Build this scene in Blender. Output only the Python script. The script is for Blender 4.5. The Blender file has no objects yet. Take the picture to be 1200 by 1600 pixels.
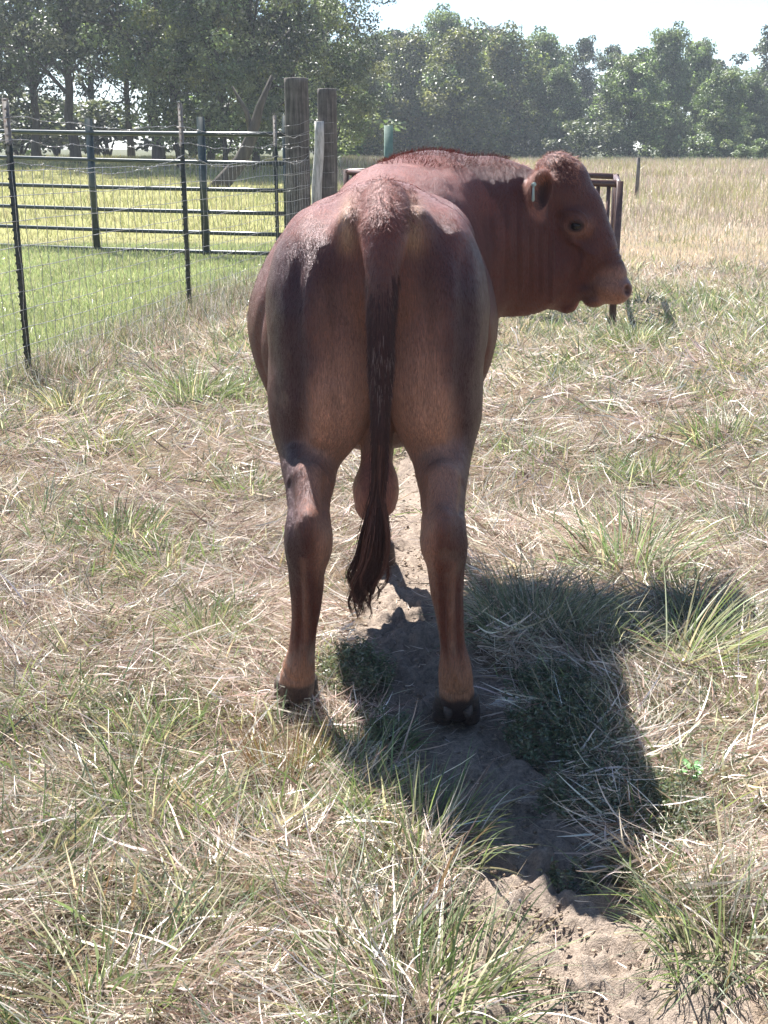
import bpy, math, random
import numpy as np
from mathutils import Vector, Matrix

sc = bpy.context.scene
COL = sc.collection
rng = np.random.default_rng(7)
random.seed(7)

# ---------------------------------------------------------------- camera
CAM_Z = 1.5
FPX = 1850.0                       # focal length in pixels of the 1200x1600 photograph
PITCH = math.atan(565 / FPX)
cam_d = bpy.data.cameras.new("camera")
cam_d.sensor_fit = 'VERTICAL'
cam_d.sensor_height = 36.0
cam_d.sensor_width = 27.0
cam_d.lens = 36.0 * FPX / 1600
cam_d.clip_start = 0.05
cam_d.clip_end = 2000
cam_d.dof.use_dof = False
cam = bpy.data.objects.new("camera", cam_d)
cam.location = (0, 0, CAM_Z)
cam.rotation_euler = (math.pi / 2 - PITCH, 0, 0)
COL.objects.link(cam)
sc.camera = cam

# ---------------------------------------------------------------- light
SUN_DIR = Vector((-0.335, 0.655, 1.0)).normalized()      # towards the sun
SUN_EL = math.asin(SUN_DIR.z)
world = bpy.data.worlds.new("World")
sc.world = world
world.use_nodes = True
wn = world.node_tree
for n in list(wn.nodes):
    wn.nodes.remove(n)
sky = wn.nodes.new('ShaderNodeTexSky')
sky.sky_type = 'NISHITA'
sky.sun_disc = False
sky.sun_elevation = SUN_EL
sky.sun_rotation = math.atan2(SUN_DIR.x, SUN_DIR.y)
sky.air_density = 1.0
sky.dust_density = 0.0
sky.ozone_density = 4.0
bg = wn.nodes.new('ShaderNodeBackground')
bg.inputs['Strength'].default_value = 0.05
wo = wn.nodes.new('ShaderNodeOutputWorld')
wn.links.new(sky.outputs['Color'], bg.inputs['Color'])
wn.links.new(bg.outputs['Background'], wo.inputs['Surface'])

sun_d = bpy.data.lights.new("sun", 'SUN')
sun_d.energy = 5.0
sun_d.angle = math.radians(0.5)
sun_d.color = (1.0, 0.965, 0.91)
sun = bpy.data.objects.new("sun", sun_d)
sun.rotation_euler = SUN_DIR.to_track_quat('Z', 'Y').to_euler()
sun.location = (-10, 20, 30)
COL.objects.link(sun)

sc.view_settings.view_transform = 'Standard'
sc.view_settings.look = 'None'
sc.view_settings.exposure = 1.93
sc.view_settings.gamma = 1.0
sc.cycles.max_bounces = 6
sc.cycles.diffuse_bounces = 3
sc.cycles.glossy_bounces = 2
sc.cycles.transmission_bounces = 4
sc.cycles.transparent_max_bounces = 8
sc.cycles.use_denoising = True
sc.cycles.sample_clamp_indirect = 4.0

# thin haze volume, added to lift the darks of the trees like veiling glare
def build_haze():
    me = bpy.data.meshes.new("haze")
    x0, x1, y0, y1, z0, z1 = -760, 760, -60, 960, -1.6, 32
    v = [(x, y, z) for x in (x0, x1) for y in (y0, y1) for z in (z0, z1)]
    me.from_pydata(v, [], [(0, 1, 3, 2), (4, 6, 7, 5), (0, 4, 5, 1), (2, 3, 7, 6), (0, 2, 6, 4), (1, 5, 7, 3)])
    mt = bpy.data.materials.new("haze_veil")
    mt.use_nodes = True
    t = mt.node_tree
    for n in list(t.nodes):
        t.nodes.remove(n)
    o_ = t.nodes.new('ShaderNodeOutputMaterial')
    v_ = t.nodes.new('ShaderNodeVolumePrincipled')
    v_.inputs['Color'].default_value = (.80, .88, 1.0, 1)
    v_.inputs['Density'].default_value = HAZE
    v_.inputs['Anisotropy'].default_value = .35
    t.links.new(v_.outputs[0], o_.inputs['Volume'])
    me.materials.append(mt)
    ob = bpy.data.objects.new("haze", me)
    COL.objects.link(ob)
    ob['kind'] = 'stuff'
    ob['label'] = 'thin pale haze added to veil the far trees'
    ob['category'] = 'haze'


HAZE = 0.00075
# ---------------------------------------------------------------- helpers
CP, SP = math.cos(PITCH), math.sin(PITCH)


def W(px, py, Y):
    """place in the world seen at a pixel of the photograph, Y metres ahead"""
    u, v = (px - 600) / FPX, (800 - py) / FPX
    t = Y / (CP + v * SP)
    return np.array((u * t, Y, CAM_Z + t * (-SP + v * CP)))


def WG(px, py, z=0.0):
    """point of the ground seen at a pixel"""
    u, v = (px - 600) / FPX, (800 - py) / FPX
    t = (CAM_Z - z) / (SP - v * CP)
    return np.array((u * t, t * (CP + v * SP), z))


def link(o, parent=None):
    COL.objects.link(o)
    if parent is not None:
        o.parent = parent
    return o


def tag(o, label=None, cat=None, group=None, kind=None):
    for k, v in (('label', label), ('category', cat), ('group', group), ('kind', kind)):
        if v:
            o[k] = v
    return o


def thing(name, loc, label, cat, group=None, rz=0.0):
    o = bpy.data.objects.new(name, None)
    o.location = loc
    o.rotation_euler = (0, 0, rz)
    o.empty_display_size = 0.1
    COL.objects.link(o)
    return tag(o, label, cat, group)


def mesh_np(name, verts, faces, mats, parent=None, smooth=False, attrs=None, nper=None, matidx=None, origin=None):
    """verts (N,3); faces (M,k) array or flat list with nper"""
    me = bpy.data.meshes.new(name)
    verts = np.asarray(verts, dtype=np.float32)
    if origin is not None:
        verts = verts - np.asarray(origin, dtype=np.float32)
    me.vertices.add(len(verts))
    me.vertices.foreach_set('co', verts.ravel())
    if nper is None:
        faces = np.asarray(faces, dtype=np.int32)
        k = faces.shape[1]
        nf = len(faces)
        starts = np.arange(nf, dtype=np.int32) * k
        flat = faces.ravel()
        tot = np.full(nf, k, np.int32)
    else:
        flat = np.asarray(faces, dtype=np.int32)
        tot = np.asarray(nper, np.int32)
        nf = len(tot)
        starts = np.concatenate(([0], np.cumsum(tot)[:-1])).astype(np.int32)
    me.loops.add(len(flat))
    me.loops.foreach_set('vertex_index', flat)
    me.polygons.add(nf)
    me.polygons.foreach_set('loop_start', starts)
    me.polygons.foreach_set('loop_total', tot)
    if matidx is not None:
        me.polygons.foreach_set('material_index', np.asarray(matidx, np.int32))
    me.update(calc_edges=True)
    if smooth:
        me.polygons.foreach_set('use_smooth', np.ones(nf, bool))
    for an, data in (attrs or {}).items():
        data = np.asarray(data, np.float32)
        if data.ndim == 1:
            a = me.attributes.new(an, 'FLOAT', 'POINT')
            a.data.foreach_set('value', data)
        else:
            if data.shape[1] == 3:
                data = np.hstack([data, np.ones((len(data), 1), np.float32)])
            a = me.attributes.new(an, 'FLOAT_COLOR', 'POINT')
            a.data.foreach_set('color', data.ravel())
    if not isinstance(mats, (list, tuple)):
        mats = [mats]
    for m in mats:
        me.materials.append(m)
    o = bpy.data.objects.new(name, me)
    return link(o, parent)


# value noise ------------------------------------------------------
_perm = rng.permutation(4096)
_vals = rng.random(4096).astype(np.float32)


def vnoise(x, y, z=None, seed=0):
    x = np.asarray(x, np.float64); y = np.asarray(y, np.float64)
    z = np.zeros_like(x) if z is None else np.asarray(z, np.float64)
    xi = np.floor(x).astype(np.int64); yi = np.floor(y).astype(np.int64); zi = np.floor(z).astype(np.int64)
    fx, fy, fz = x - xi, y - yi, z - zi
    fx, fy, fz = (f * f * (3 - 2 * f) for f in (fx, fy, fz))

    def h(a, b, c):
        return _vals[_perm[(_perm[(_perm[(a + seed * 131) & 4095] + b) & 4095] + c) & 4095]]
    r = 0
    for dx in (0, 1):
        for dy in (0, 1):
            for dz in (0, 1):
                w = (fx if dx else 1 - fx) * (fy if dy else 1 - fy) * (fz if dz else 1 - fz)
                r = r + w * h(xi + dx, yi + dy, zi + dz)
    return r


def fbm(x, y, z=None, octv=4, seed=0):
    a, s, tot = 0.5, 0.0, 0.0
    x = np.asarray(x, np.float64); y = np.asarray(y, np.float64)
    for i in range(octv):
        s = s + a * vnoise(x, y, z, seed + i)
        tot += a
        a *= 0.5
        x = x * 2.03 + 11.3; y = y * 2.03 + 5.7
        z = None if z is None else np.asarray(z) * 2.03 + 3.1
    return s / tot


def sstep(a, b, x):
    t = np.clip((x - a) / (b - a), 0, 1)
    return t * t * (3 - 2 * t)


# materials ----------------------------------------------------------
class NT:
    def __init__(self, name):
        self.m = bpy.data.materials.new(name)
        self.m.use_nodes = True
        self.t = self.m.node_tree
        for n in list(self.t.nodes):
            self.t.nodes.remove(n)
        self.out = self.t.nodes.new('ShaderNodeOutputMaterial')

    def n(self, typ, **kw):
        nd = self.t.nodes.new(typ)
        for k, v in kw.items():
            if k.startswith('i_'):
                nd.inputs[k[2:].replace('_', ' ')].default_value = v
            else:
                setattr(nd, k, v)
        return nd

    def l(self, a, b):
        self.t.links.new(a, b)

    def noise(self, scale, detail=4, rough=0.55, vec=None, mapscale=None, coord='Object'):
        tc = self.n('ShaderNodeTexCoord')
        src = tc.outputs[coord]
        if mapscale is not None:
            mp = self.n('ShaderNodeMapping')
            mp.inputs['Scale'].default_value = mapscale
            self.l(src, mp.inputs['Vector'])
            src = mp.outputs['Vector']
        nz = self.n('ShaderNodeTexNoise')
        nz.inputs['Scale'].default_value = scale
        nz.inputs['Detail'].default_value = detail
        nz.inputs['Roughness'].default_value = rough
        self.l(src, nz.inputs['Vector'])
        return nz.outputs['Fac']

    def ramp(self, fac, stops):
        r = self.n('ShaderNodeValToRGB')
        el = r.color_ramp.elements
        while len(el) < len(stops):
            el.new(0.5)
        for e, (p, c) in zip(el, stops):
            e.position = p
            e.color = (*c, 1) if len(c) == 3 else c
        self.l(fac, r.inputs['Fac'])
        return r.outputs['Color']

    def mix(self, a, b, fac, blend='MIX'):
        mx = self.n('ShaderNodeMix', data_type='RGBA', blend_type=blend)
        for s, v in ((mx.inputs[0], fac), (mx.inputs[6], a), (mx.inputs[7], b)):
            if hasattr(v, 'links'):
                self.l(v, s)
            else:
                s.default_value = (*v, 1) if isinstance(v, tuple) and len(v) == 3 else v
        return mx.outputs[2]

    def bump(self, height, strength=0.5, dist=0.01):
        b = self.n('ShaderNodeBump')
        b.inputs['Strength'].default_value = strength
        b.inputs['Distance'].default_value = dist
        self.l(height, b.inputs['Height'])
        return b.outputs['Normal']

    def principled(self, color, rough=0.6, spec=0.5, metal=0.0, normal=None, **kw):
        p = self.n('ShaderNodeBsdfPrincipled')
        for nm, v in (('Base Color', color), ('Roughness', rough), ('Specular IOR Level', spec), ('Metallic', metal)):
            if hasattr(v, 'links'):
                self.l(v, p.inputs[nm])
            else:
                p.inputs[nm].default_value = (*v, 1) if isinstance(v, tuple) else v
        if normal is not None:
            self.l(normal, p.inputs['Normal'])
        for k, v in kw.items():
            k = k.replace('_', ' ')
            if hasattr(v, 'links'):
                self.l(v, p.inputs[k])
            else:
                p.inputs[k].default_value = v
        return p

    def done(self, shader):
        self.l(shader.outputs[0] if hasattr(shader, 'outputs') else shader, self.out.inputs['Surface'])
        return self.m


def leaf_mat(name, attr='Col', transl=0.35, rough=0.45, spec=0.4, tint=(1, 1, 1)):
    m = NT(name)
    at = m.n('ShaderNodeAttribute', attribute_name=attr)
    col = at.outputs['Color']
    p = m.principled(col, rough, spec)
    tr = m.n('ShaderNodeBsdfTranslucent')
    m.l(m.mix(col, (*tint, 1.0), 1.0, 'MULTIPLY'), tr.inputs['Color'])
    mx = m.n('ShaderNodeMixShader')
    mx.inputs[0].default_value = transl
    m.l(p.outputs[0], mx.inputs[1])
    m.l(tr.outputs[0], mx.inputs[2])
    return m.done(mx)


def tube_geo(pts, rads, n=8, caps=True):
    """swept tube: returns verts, flat faces, nper"""
    pts = np.asarray(pts, float)
    rads = np.broadcast_to(np.asarray(rads, float), (len(pts),))
    tan = np.gradient(pts, axis=0)
    tan /= np.linalg.norm(tan, axis=1)[:, None] + 1e-12
    up = np.array((0, 0, 1.0)) if abs(tan[0][2]) < 0.9 else np.array((1.0, 0, 0))
    a = np.cross(tan[0], up); a /= np.linalg.norm(a)
    V = []
    ang = np.arange(n) * 2 * math.pi / n
    for i in range(len(pts)):
        a = a - tan[i] * a.dot(tan[i]); a /= np.linalg.norm(a)
        b = np.cross(tan[i], a)
        V.append(pts[i] + rads[i] * (np.cos(ang)[:, None] * a + np.sin(ang)[:, None] * b))
    V = np.vstack(V)
    F = []
    for i in range(len(pts) - 1):
        for j in range(n):
            k = (j + 1) % n
            F.append((i * n + j, i * n + k, (i + 1) * n + k, (i + 1) * n + j))
    flat = [x for f in F for x in f]
    nper = [4] * len(F)
    if caps:
        flat += list(range(n))[::-1] + [(len(pts) - 1) * n + j for j in range(n)]
        nper += [n, n]
    return V, flat, nper


class Geo:
    def __init__(self):
        self.v, self.f, self.n, self.m, self.c = [], [], [], [], 0

    def add(self, v, f, nper, mi=0):
        self.v.append(np.asarray(v, float))
        self.f += [x + self.c for x in f]
        self.n += list(nper)
        self.m += [mi] * len(nper)
        self.c += len(v)
        return self

    def tube(self, pts, r, n=8, mi=0, caps=True):
        return self.add(*tube_geo(pts, r, n, caps), mi)

    def box(self, c, s, R=None, mi=0, bev=0.0):
        """box with chamfered vertical/long edges; c centre, s full sizes"""
        hx, hy, hz = (q / 2 for q in s)
        if bev <= 0:
            V = np.array([(x, y, z) for x in (-hx, hx) for y in (-hy, hy) for z in (-hz, hz)])
            F = [0, 1, 3, 2, 4, 6, 7, 5, 0, 4, 5, 1, 2, 3, 7, 6, 0, 2, 6, 4, 1, 5, 7, 3]
            N = [4] * 6
        else:
            b = bev
            oc = [(-hx + b, -hy), (hx - b, -hy), (hx, -hy + b), (hx, hy - b), (hx - b, hy), (-hx + b, hy), (-hx, hy - b), (-hx, -hy + b)]
            V = np.array([(x, y, z) for z in (-hz, hz) for x, y in oc])
            F, N = [], []
            for j in range(8):
                k = (j + 1) % 8
                F += [j, k, 8 + k, 8 + j]; N.append(4)
            F += list(range(8))[::-1] + list(range(8, 16)); N += [8, 8]
        if R is not None:
            V = V @ np.asarray(R).T
        return self.add(V + np.asarray(c, float), F, N, mi)

    def obj(self, name, mats, parent=None, smooth=False, origin=None, attrs=None):
        return mesh_np(name, np.vstack(self.v), self.f, mats, parent, smooth, attrs, nper=self.n, matidx=self.m, origin=origin)
# ================================================================ GROUND
PATH = np.array([WG(*c)[:2] for c in ((1010, 1760), (965, 1590), (890, 1470), (825, 1340), (775, 1220), (705, 1110), (640, 985), (640, 880), (642, 800), (648, 730), (690, 640), (790, 560))])
PATHW = np.array([.42, .34, .24, .18, .18, .18, .165, .13, .11, .10, .08, .05])


def path_mask(x, y):
    """1 on the trodden path, 0 away from it"""
    best = np.full(np.shape(x), 9.0)
    for (a, wa), (b, wb) in zip(zip(PATH[:-1], PATHW[:-1]), zip(PATH[1:], PATHW[1:])):
        ab = b - a
        t = np.clip(((x - a[0]) * ab[0] + (y - a[1]) * ab[1]) / (ab @ ab), 0, 1)
        d = np.hypot(x - a[0] - t * ab[0], y - a[1] - t * ab[1]) / (wa + (wb - wa) * t)
        best = np.minimum(best, d)
    e = best + (fbm(x * 9, y * 9, octv=3, seed=40) - .5) * .9
    return sstep(1.18, .82, e)


def terrain(x, y):
    x = np.asarray(x, float); y = np.asarray(y, float)
    far = sstep(20, 60, y) * (0.78 + 0.38 * sstep(4, -9, x)) + 0.5 * sstep(95, 200, y)
    near = (fbm(x * 1.3, y * 1.3, octv=3, seed=50) - .5) * .07 * sstep(.6, 2.0, np.hypot(x - .0, (y - 3.4) * .7))
    return far + near - 0.02 * sstep(6, 2, y) * path_mask(x, y)


# fence line on the left: lawn lies beyond it
def fence_x(y):
    return -2.42 + 0.165 * (y - 8.0)


def zone_green(x, y):
    """share of green in the sward, 0..1"""
    n = fbm(x * .9, y * .9, octv=4, seed=60)
    n2 = fbm(x * 3.1, y * 3.1, octv=3, seed=61)
    g = 0.30 + 0.8 * (n - .5) + .7 * (n2 - .5)
    g = g + .12 * sstep(9, 11, y) * sstep(15, 12.5, y) * (x > 1.2) * 2.2        # greener band on the right
    g = g - .25 * sstep(13, 17, y) * (x > 0)
    lawn = sstep(0.0, -0.5, x - fence_x(y)) * sstep(7.4, 8.4, y) * sstep(19.5, 18.3, y)
    edge = sstep(.5, -.2, x - fence_x(y)) * sstep(6.8, 8.0, y) * .35
    g = np.clip(g + edge, 0, 1)
    leftfield = sstep(-.5, -2, x) * sstep(19, 21, y)
    g = np.where(leftfield > .5, .45 + .5 * (n2 - .5), g)
    return np.clip(g * (1 - lawn) + lawn * 1.0, 0, 1), lawn


def axis(parts):
    out = [parts[0][0]]
    for a, b, s0, s1 in parts:
        p = a
        while p < b - 1e-9:
            t = (p - a) / (b - a)
            p += s0 + (s1 - s0) * t
            out.append(min(p, b))
    return np.array(out)


ys = axis([(-30, 0, 3, 1), (0, 1.4, .2, .03), (1.4, 3.6, .010, .012), (3.6, 8, .014, .08), (8, 30, .1, .6), (30, 120, .8, 3), (120, 900, 6, 60)])
xh = axis([(0, 1.1, .012, .014), (1.1, 3.2, .02, .07), (3.2, 14, .1, .5), (14, 60, .7, 3), (60, 700, 6, 60)])
xs = np.concatenate([-xh[::-1][:-1], xh])
GX, GY = np.meshgrid(xs, ys)
pm = np.zeros_like(GX)
nearm = (GY > .5) & (GY < 9) & (np.abs(GX) < 3)
pm[nearm] = path_mask(GX[nearm], GY[nearm])
GZ = terrain(GX, GY)
# old hoof prints pressed into the path: split ovals with a raised rim
hoofp = np.zeros_like(GX)
rh = np.random.default_rng(17)
for k in range(70):
    t = rh.uniform(0, 8.2); i = int(t); a_, b_ = PATH[i], PATH[i + 1]
    c_ = a_ + (b_ - a_) * (t - i) + rh.normal(0, .07, 2)
    th = math.atan2(b_[1] - a_[1], b_[0] - a_[0]) + rh.normal(0, .35)
    i0, i1 = np.searchsorted(ys, c_[1] - .12), np.searchsorted(ys, c_[1] + .12)
    j0, j1 = np.searchsorted(xs, c_[0] - .12), np.searchsorted(xs, c_[0] + .12)
    dx_, dy_ = GX[i0:i1, j0:j1] - c_[0], GY[i0:i1, j0:j1] - c_[1]
    al, ac = dx_ * math.cos(th) + dy_ * math.sin(th), -dx_ * math.sin(th) + dy_ * math.cos(th)
    q_ = np.sqrt((al / .058) ** 2 + (ac / .048) ** 2)
    dep = rh.uniform(.006, .016)
    hoofp[i0:i1, j0:j1] += -dep * sstep(1.1, .8, q_) * (1 - .6 * np.exp(-(ac / .007) ** 2)) + dep * .45 * np.exp(-((q_ - 1.25) / .16) ** 2)
rough = (fbm(GX * 42, GY * 42, octv=4, seed=70) - .5) * .016 + np.maximum(fbm(GX * 17, GY * 17, octv=3, seed=71) - .52, 0) * .06
feetm = np.ones_like(GX)
for fx_, fy_ in ((-.23, 3.06), (.20, 2.97), (-.022, 4.26), (.245, 4.28)):
    feetm *= 1 - np.exp(-((GX - fx_) ** 2 + (GY - fy_) ** 2) / .0081)
GZ = GZ + np.where((GY < 7) & (np.abs(GX) < 3), (rough * (.5 + 1.3 * pm) + pm * hoofp) * feetm - .006 * (1 - feetm), 0)
ny, nx = GX.shape
V = np.stack([GX.ravel(), GY.ravel(), GZ.ravel()], 1)
ii = np.arange(ny * nx).reshape(ny, nx)
F = np.stack([ii[:-1, :-1], ii[:-1, 1:], ii[1:, 1:], ii[1:, :-1]], -1).reshape(-1, 4)
gr, lawn = zone_green(GX, GY)
n1 = fbm(GX * 2.0, GY * 2.0, octv=4, seed=80)[..., None]
soil = np.array((.085, .062, .045)) * (0.8 + .5 * n1)
straw_c = np.array((.27, .20, .13)) * (.75 + .5 * n1)
green_c = np.array((.085, .12, .035)) * (.8 + .4 * n1)
dirt_c = np.array((.30, .243, .20)) * (.85 + .3 * n1)
lawn_c = np.array((.20, .22, .11)) * (.8 + .4 * n1)
c = soil * .6 + straw_c * .4
farw = sstep(5, 14, GY)[..., None]
mixed = straw_c * (1 - gr[..., None]) + green_c * gr[..., None]
c = c * (1 - farw) + mixed * farw
c = c * (1 - lawn[..., None]) + lawn_c * lawn[..., None]
pinkz = (sstep(20, 30, GY) * (GX > -1))[..., None]
c = c * (1 - pinkz) + np.array((.30, .24, .185)) * (.8 + .4 * n1) * pinkz
lf = (sstep(19, 22, GY) * sstep(0, -2, GX))[..., None]
c = c * (1 - lf) + np.array((.24, .235, .09)) * (.8 + .4 * n1) * lf
wood = (sstep(62, 70, GY))[..., None]
c = c * (1 - wood) + np.array((.08, .085, .045)) * wood
c = c * (1 - pm[..., None]) + dirt_c * pm[..., None]

m = NT("ground_soil")
at = m.n('ShaderNodeAttribute', attribute_name='Col')
n_a = m.noise(60, 6, 0.7)
n_b = m.noise(220, 4, 0.7)
col = m.mix(at.outputs['Color'], m.ramp(n_a, [(.28, (.55, .52, .5)), (.5, (.95, .95, .95)), (.75, (1.35, 1.32, 1.28))]), 1.0, 'MULTIPLY')
col = m.mix(col, m.ramp(n_b, [(.3, (.75, .74, .72)), (.7, (1.2, 1.2, 1.2))]), 1.0, 'MULTIPLY')
ad = m.n('ShaderNodeMath', operation='ADD')
m.l(n_a, ad.inputs[0]); m.l(n_b, ad.inputs[1])
M_GROUND = m.done(m.principled(col, 0.95, 0.15, normal=m.bump(ad.outputs[0], .8, .012)))
tag(mesh_np('ground', V, F, M_GROUND, None, True, {'Col': c.reshape(-1, 3)}), 'trodden dirt path running through dry pasture out to a mown lawn and far fields', kind='structure')


# ---- clods of dried mud on the path
def rock_geo(c, s, seed, n=9, m_=6):
    r = np.random.default_rng(seed)
    th = np.linspace(0.0, math.pi, m_); ph = np.arange(n) * 2 * math.pi / n
    d = np.array([(math.sin(t) * math.cos(p), math.sin(t) * math.sin(p), math.cos(t)) for t in th for p in ph])
    k = r.uniform(0, 50, 3)
    rad = .5 + .95 * vnoise(d[:, 0] * 1.7 + k[0], d[:, 1] * 1.7 + k[1], d[:, 2] * 1.7 + k[2])
    V = d * rad[:, None] * np.asarray(s) + np.asarray(c)
    F = [x for i in range(m_ - 1) for j in range(n) for x in (i * n + j, (i + 1) * n + j, (i + 1) * n + (j + 1) % n, i * n + (j + 1) % n)]
    return V, F, [4] * ((m_ - 1) * n)


r = np.random.default_rng(5)
protoV = np.array([(0, 0, 1), (.9, 0, .2), (.25, .9, .1), (-.75, .5, .25), (-.7, -.6, .15), (.3, -.9, .2), (0, 0, -.6)])
protoF = np.array([(0, 1, 2), (0, 2, 3), (0, 3, 4), (0, 4, 5), (0, 5, 1), (6, 2, 1), (6, 3, 2), (6, 4, 3), (6, 5, 4), (6, 1, 5)])
n = 110000
px_, py_ = r.uniform(-1.4, 1.6, n), r.uniform(1.5, 6.5, n)
keep = path_mask(px_, py_) > r.uniform(0.15, 1.0, n)
dens = sstep(.42, .62, fbm(px_ * 6, py_ * 6, octv=3, seed=90))
keep &= r.random(n) < (.15 + .85 * dens)
px_, py_ = px_[keep], py_[keep]
n = len(px_)
s = .0026 * np.exp(r.normal(0.35, .70, n))
s = np.minimum(s, .0085 * r.uniform(.6, 1.2, n))
ang = r.uniform(0, 6.28, n)
pv = protoV[None] * r.uniform(.45, 1.4, (n, 7, 3)) * s[:, None, None] * np.array((1.1, 1, .75))
ca, sa = np.cos(ang)[:, None], np.sin(ang)[:, None]
V = np.stack([pv[..., 0] * ca - pv[..., 1] * sa, pv[..., 0] * sa + pv[..., 1] * ca, pv[..., 2]], -1)
gz = terrain(px_, py_) + (fbm(px_ * 42, py_ * 42, octv=4, seed=70) - .5) * .019
V += np.stack([px_, py_, gz], 1)[:, None]
F = (protoF[None] + (np.arange(n) * 7)[:, None, None]).reshape(-1, 3)
cc = np.array((.26, .20, .15)) * r.uniform(.55, 1.3, n)[:, None]
m = NT("clod_soil")
at = m.n('ShaderNodeAttribute', attribute_name='Col')
M_CLOD = m.done(m.principled(at.outputs['Color'], .95, .1))
tag(mesh_np('dirt_clods', V.reshape(-1, 3), F, M_CLOD, None, False, {'Col': np.repeat(cc, 7, 0)}), 'crumbled dry dirt scattered along the trodden path', 'dirt', kind='stuff')

# ---- a few flat stones and dried dung pats
m = NT("stone_pale")
nz = m.noise(35, 5, .65)
M_STONE = m.done(m.principled(m.ramp(nz, [(.3, (.30, .28, .26)), (.7, (.50, .48, .45))]), .9, .2, normal=m.bump(nz, .6, .006)))
for i, (a, b, sx, sy, sz, lb) in enumerate(((792, 1096, .046, .024, .010, 'flat pale stone beside the right hind hoof in the shade'),
                                          (1088, 1392, .050, .034, .026, 'pale angular stone in the weeds at the lower right'),
                                          (806, 1392, .022, .014, .010, 'small tan stone at the lower edge of the shadow on the path'))):
    p = WG(a, b)
    p[2] = float(terrain(p[0], p[1]))
    V, F, N = rock_geo((0, 0, sz * .35), (sx, sy, sz), 30 + i, 14, 9)
    o = mesh_np('stone', V, F, M_STONE, None, False, nper=N)
    o.location = p
    o.rotation_euler = (0, 0, i * .7)
    tag(o, lb, 'stone')
# ================================================================ GRASS
def blades(P, D, length, width, segs, droop, colr, wig=.06, seed=0, taper=.7, flat=False):
    """curved tapering blades as strips; colr (n,3)"""
    r = np.random.default_rng(seed)
    n = len(P)
    rv = r.normal(0, 1, (n, 3)); rv[:, 2] *= .3
    if flat:
        rv = np.tile((0, 0, 1.0), (n, 1)) + r.normal(0, .5, (n, 3))
    side = np.cross(D, rv); side /= np.linalg.norm(side, axis=1)[:, None] + 1e-9
    V = np.zeros((n, segs + 1, 2, 3), np.float32)
    pos = P.astype(float).copy(); d = D.copy()
    drp = np.zeros((n, 3)); drp[:, 2] = -np.broadcast_to(droop, (n,))
    for i in range(segs + 1):
        t = i / segs
        w = width * .5 * (1 - t ** 1.6 * (1 - .08)) * (taper + (1 - taper) * min(1, t * 3))
        V[:, i, 0] = pos - side * w[:, None]
        V[:, i, 1] = pos + side * w[:, None]
        d = d + (drp + r.normal(0, wig, (n, 3))) * (1.6 / segs)
        d /= np.linalg.norm(d, axis=1)[:, None]
        pos = pos + d * (length / segs)[:, None]
    idx = np.arange(n * (segs + 1) * 2).reshape(n, segs + 1, 2)
    F = np.stack([idx[:, :-1, 0], idx[:, :-1, 1], idx[:, 1:, 1], idx[:, 1:, 0]], -1).reshape(-1, 4)
    return V.reshape(-1, 3), F, np.repeat(colr, (segs + 1) * 2, 0)


def merge(parts):
    Vs, Fs, Cs, o = [], [], [], 0
    for V, F, C in parts:
        Vs.append(V); Fs.append(F + o); Cs.append(C); o += len(V)
    return np.vstack(Vs), np.vstack(Fs), np.vstack(Cs)


def pick_col(pal, n, r, jit=.22):
    pal = np.asarray(pal)
    c = pal[r.integers(0, len(pal), n)]
    return np.clip(c * r.uniform(1 - jit, 1 + jit, (n, 1)) * r.uniform(.93, 1.07, (n, 3)), 0.01, .85)


STRAW = [(.50, .41, .33), (.56, .48, .40), (.30, .22, .17), (.68, .62, .55), (.17, .115, .085), (.52, .40, .34), (.40, .35, .26), (.36, .27, .21), (.74, .69, .61), (.62, .53, .45)]
GREEN = [(.14, .19, .08), (.18, .24, .10), (.11, .15, .07), (.21, .26, .13), (.16, .19, .11), (.26, .28, .15), (.20, .22, .14)]
BLUEG = [(.14, .17, .12), (.18, .21, .16), (.22, .25, .18), (.11, .13, .09), (.32, .31, .23)]
LAWN = [(.26, .30, .15), (.33, .37, .21), (.24, .27, .13), (.40, .40, .26), (.46, .43, .31)]
PINK = [(.42, .33, .27), (.48, .38, .31), (.36, .29, .21), (.54, .47, .38), (.30, .30, .16), (.38, .36, .23)]
YEL = [(.34, .34, .13), (.40, .38, .18), (.28, .30, .10), (.44, .38, .22)]

M_STRAW = leaf_mat("dry_straw", transl=.22, rough=.5, spec=.32)
M_GREEN = leaf_mat("green_blade", transl=.36, rough=.36, spec=.6, tint=(1.05, 1.12, .75))


def unit(az, tilt):
    """direction tilted from the vertical"""
    return np.stack([np.sin(tilt) * np.cos(az), np.sin(tilt) * np.sin(az), np.cos(tilt)], 1)


def scatter(n, y0, y1, r, power=1.0, margin=.7, slope=.40):
    """points spread over the ground, thinning out with distance"""
    # density ~ y^-power per area, area width ~ y
    u = r.random(n * 1)
    e = 2 - power
    if abs(e) < 1e-3:
        y = y0 * (y1 / y0) ** u
    else:
        y = (y0 ** e + u * (y1 ** e - y0 ** e)) ** (1 / e)
    x = r.uniform(-1, 1, n) * (y * slope + margin)
    return x, y


r = np.random.default_rng(101)
straw_parts, green_parts = [], []
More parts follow.
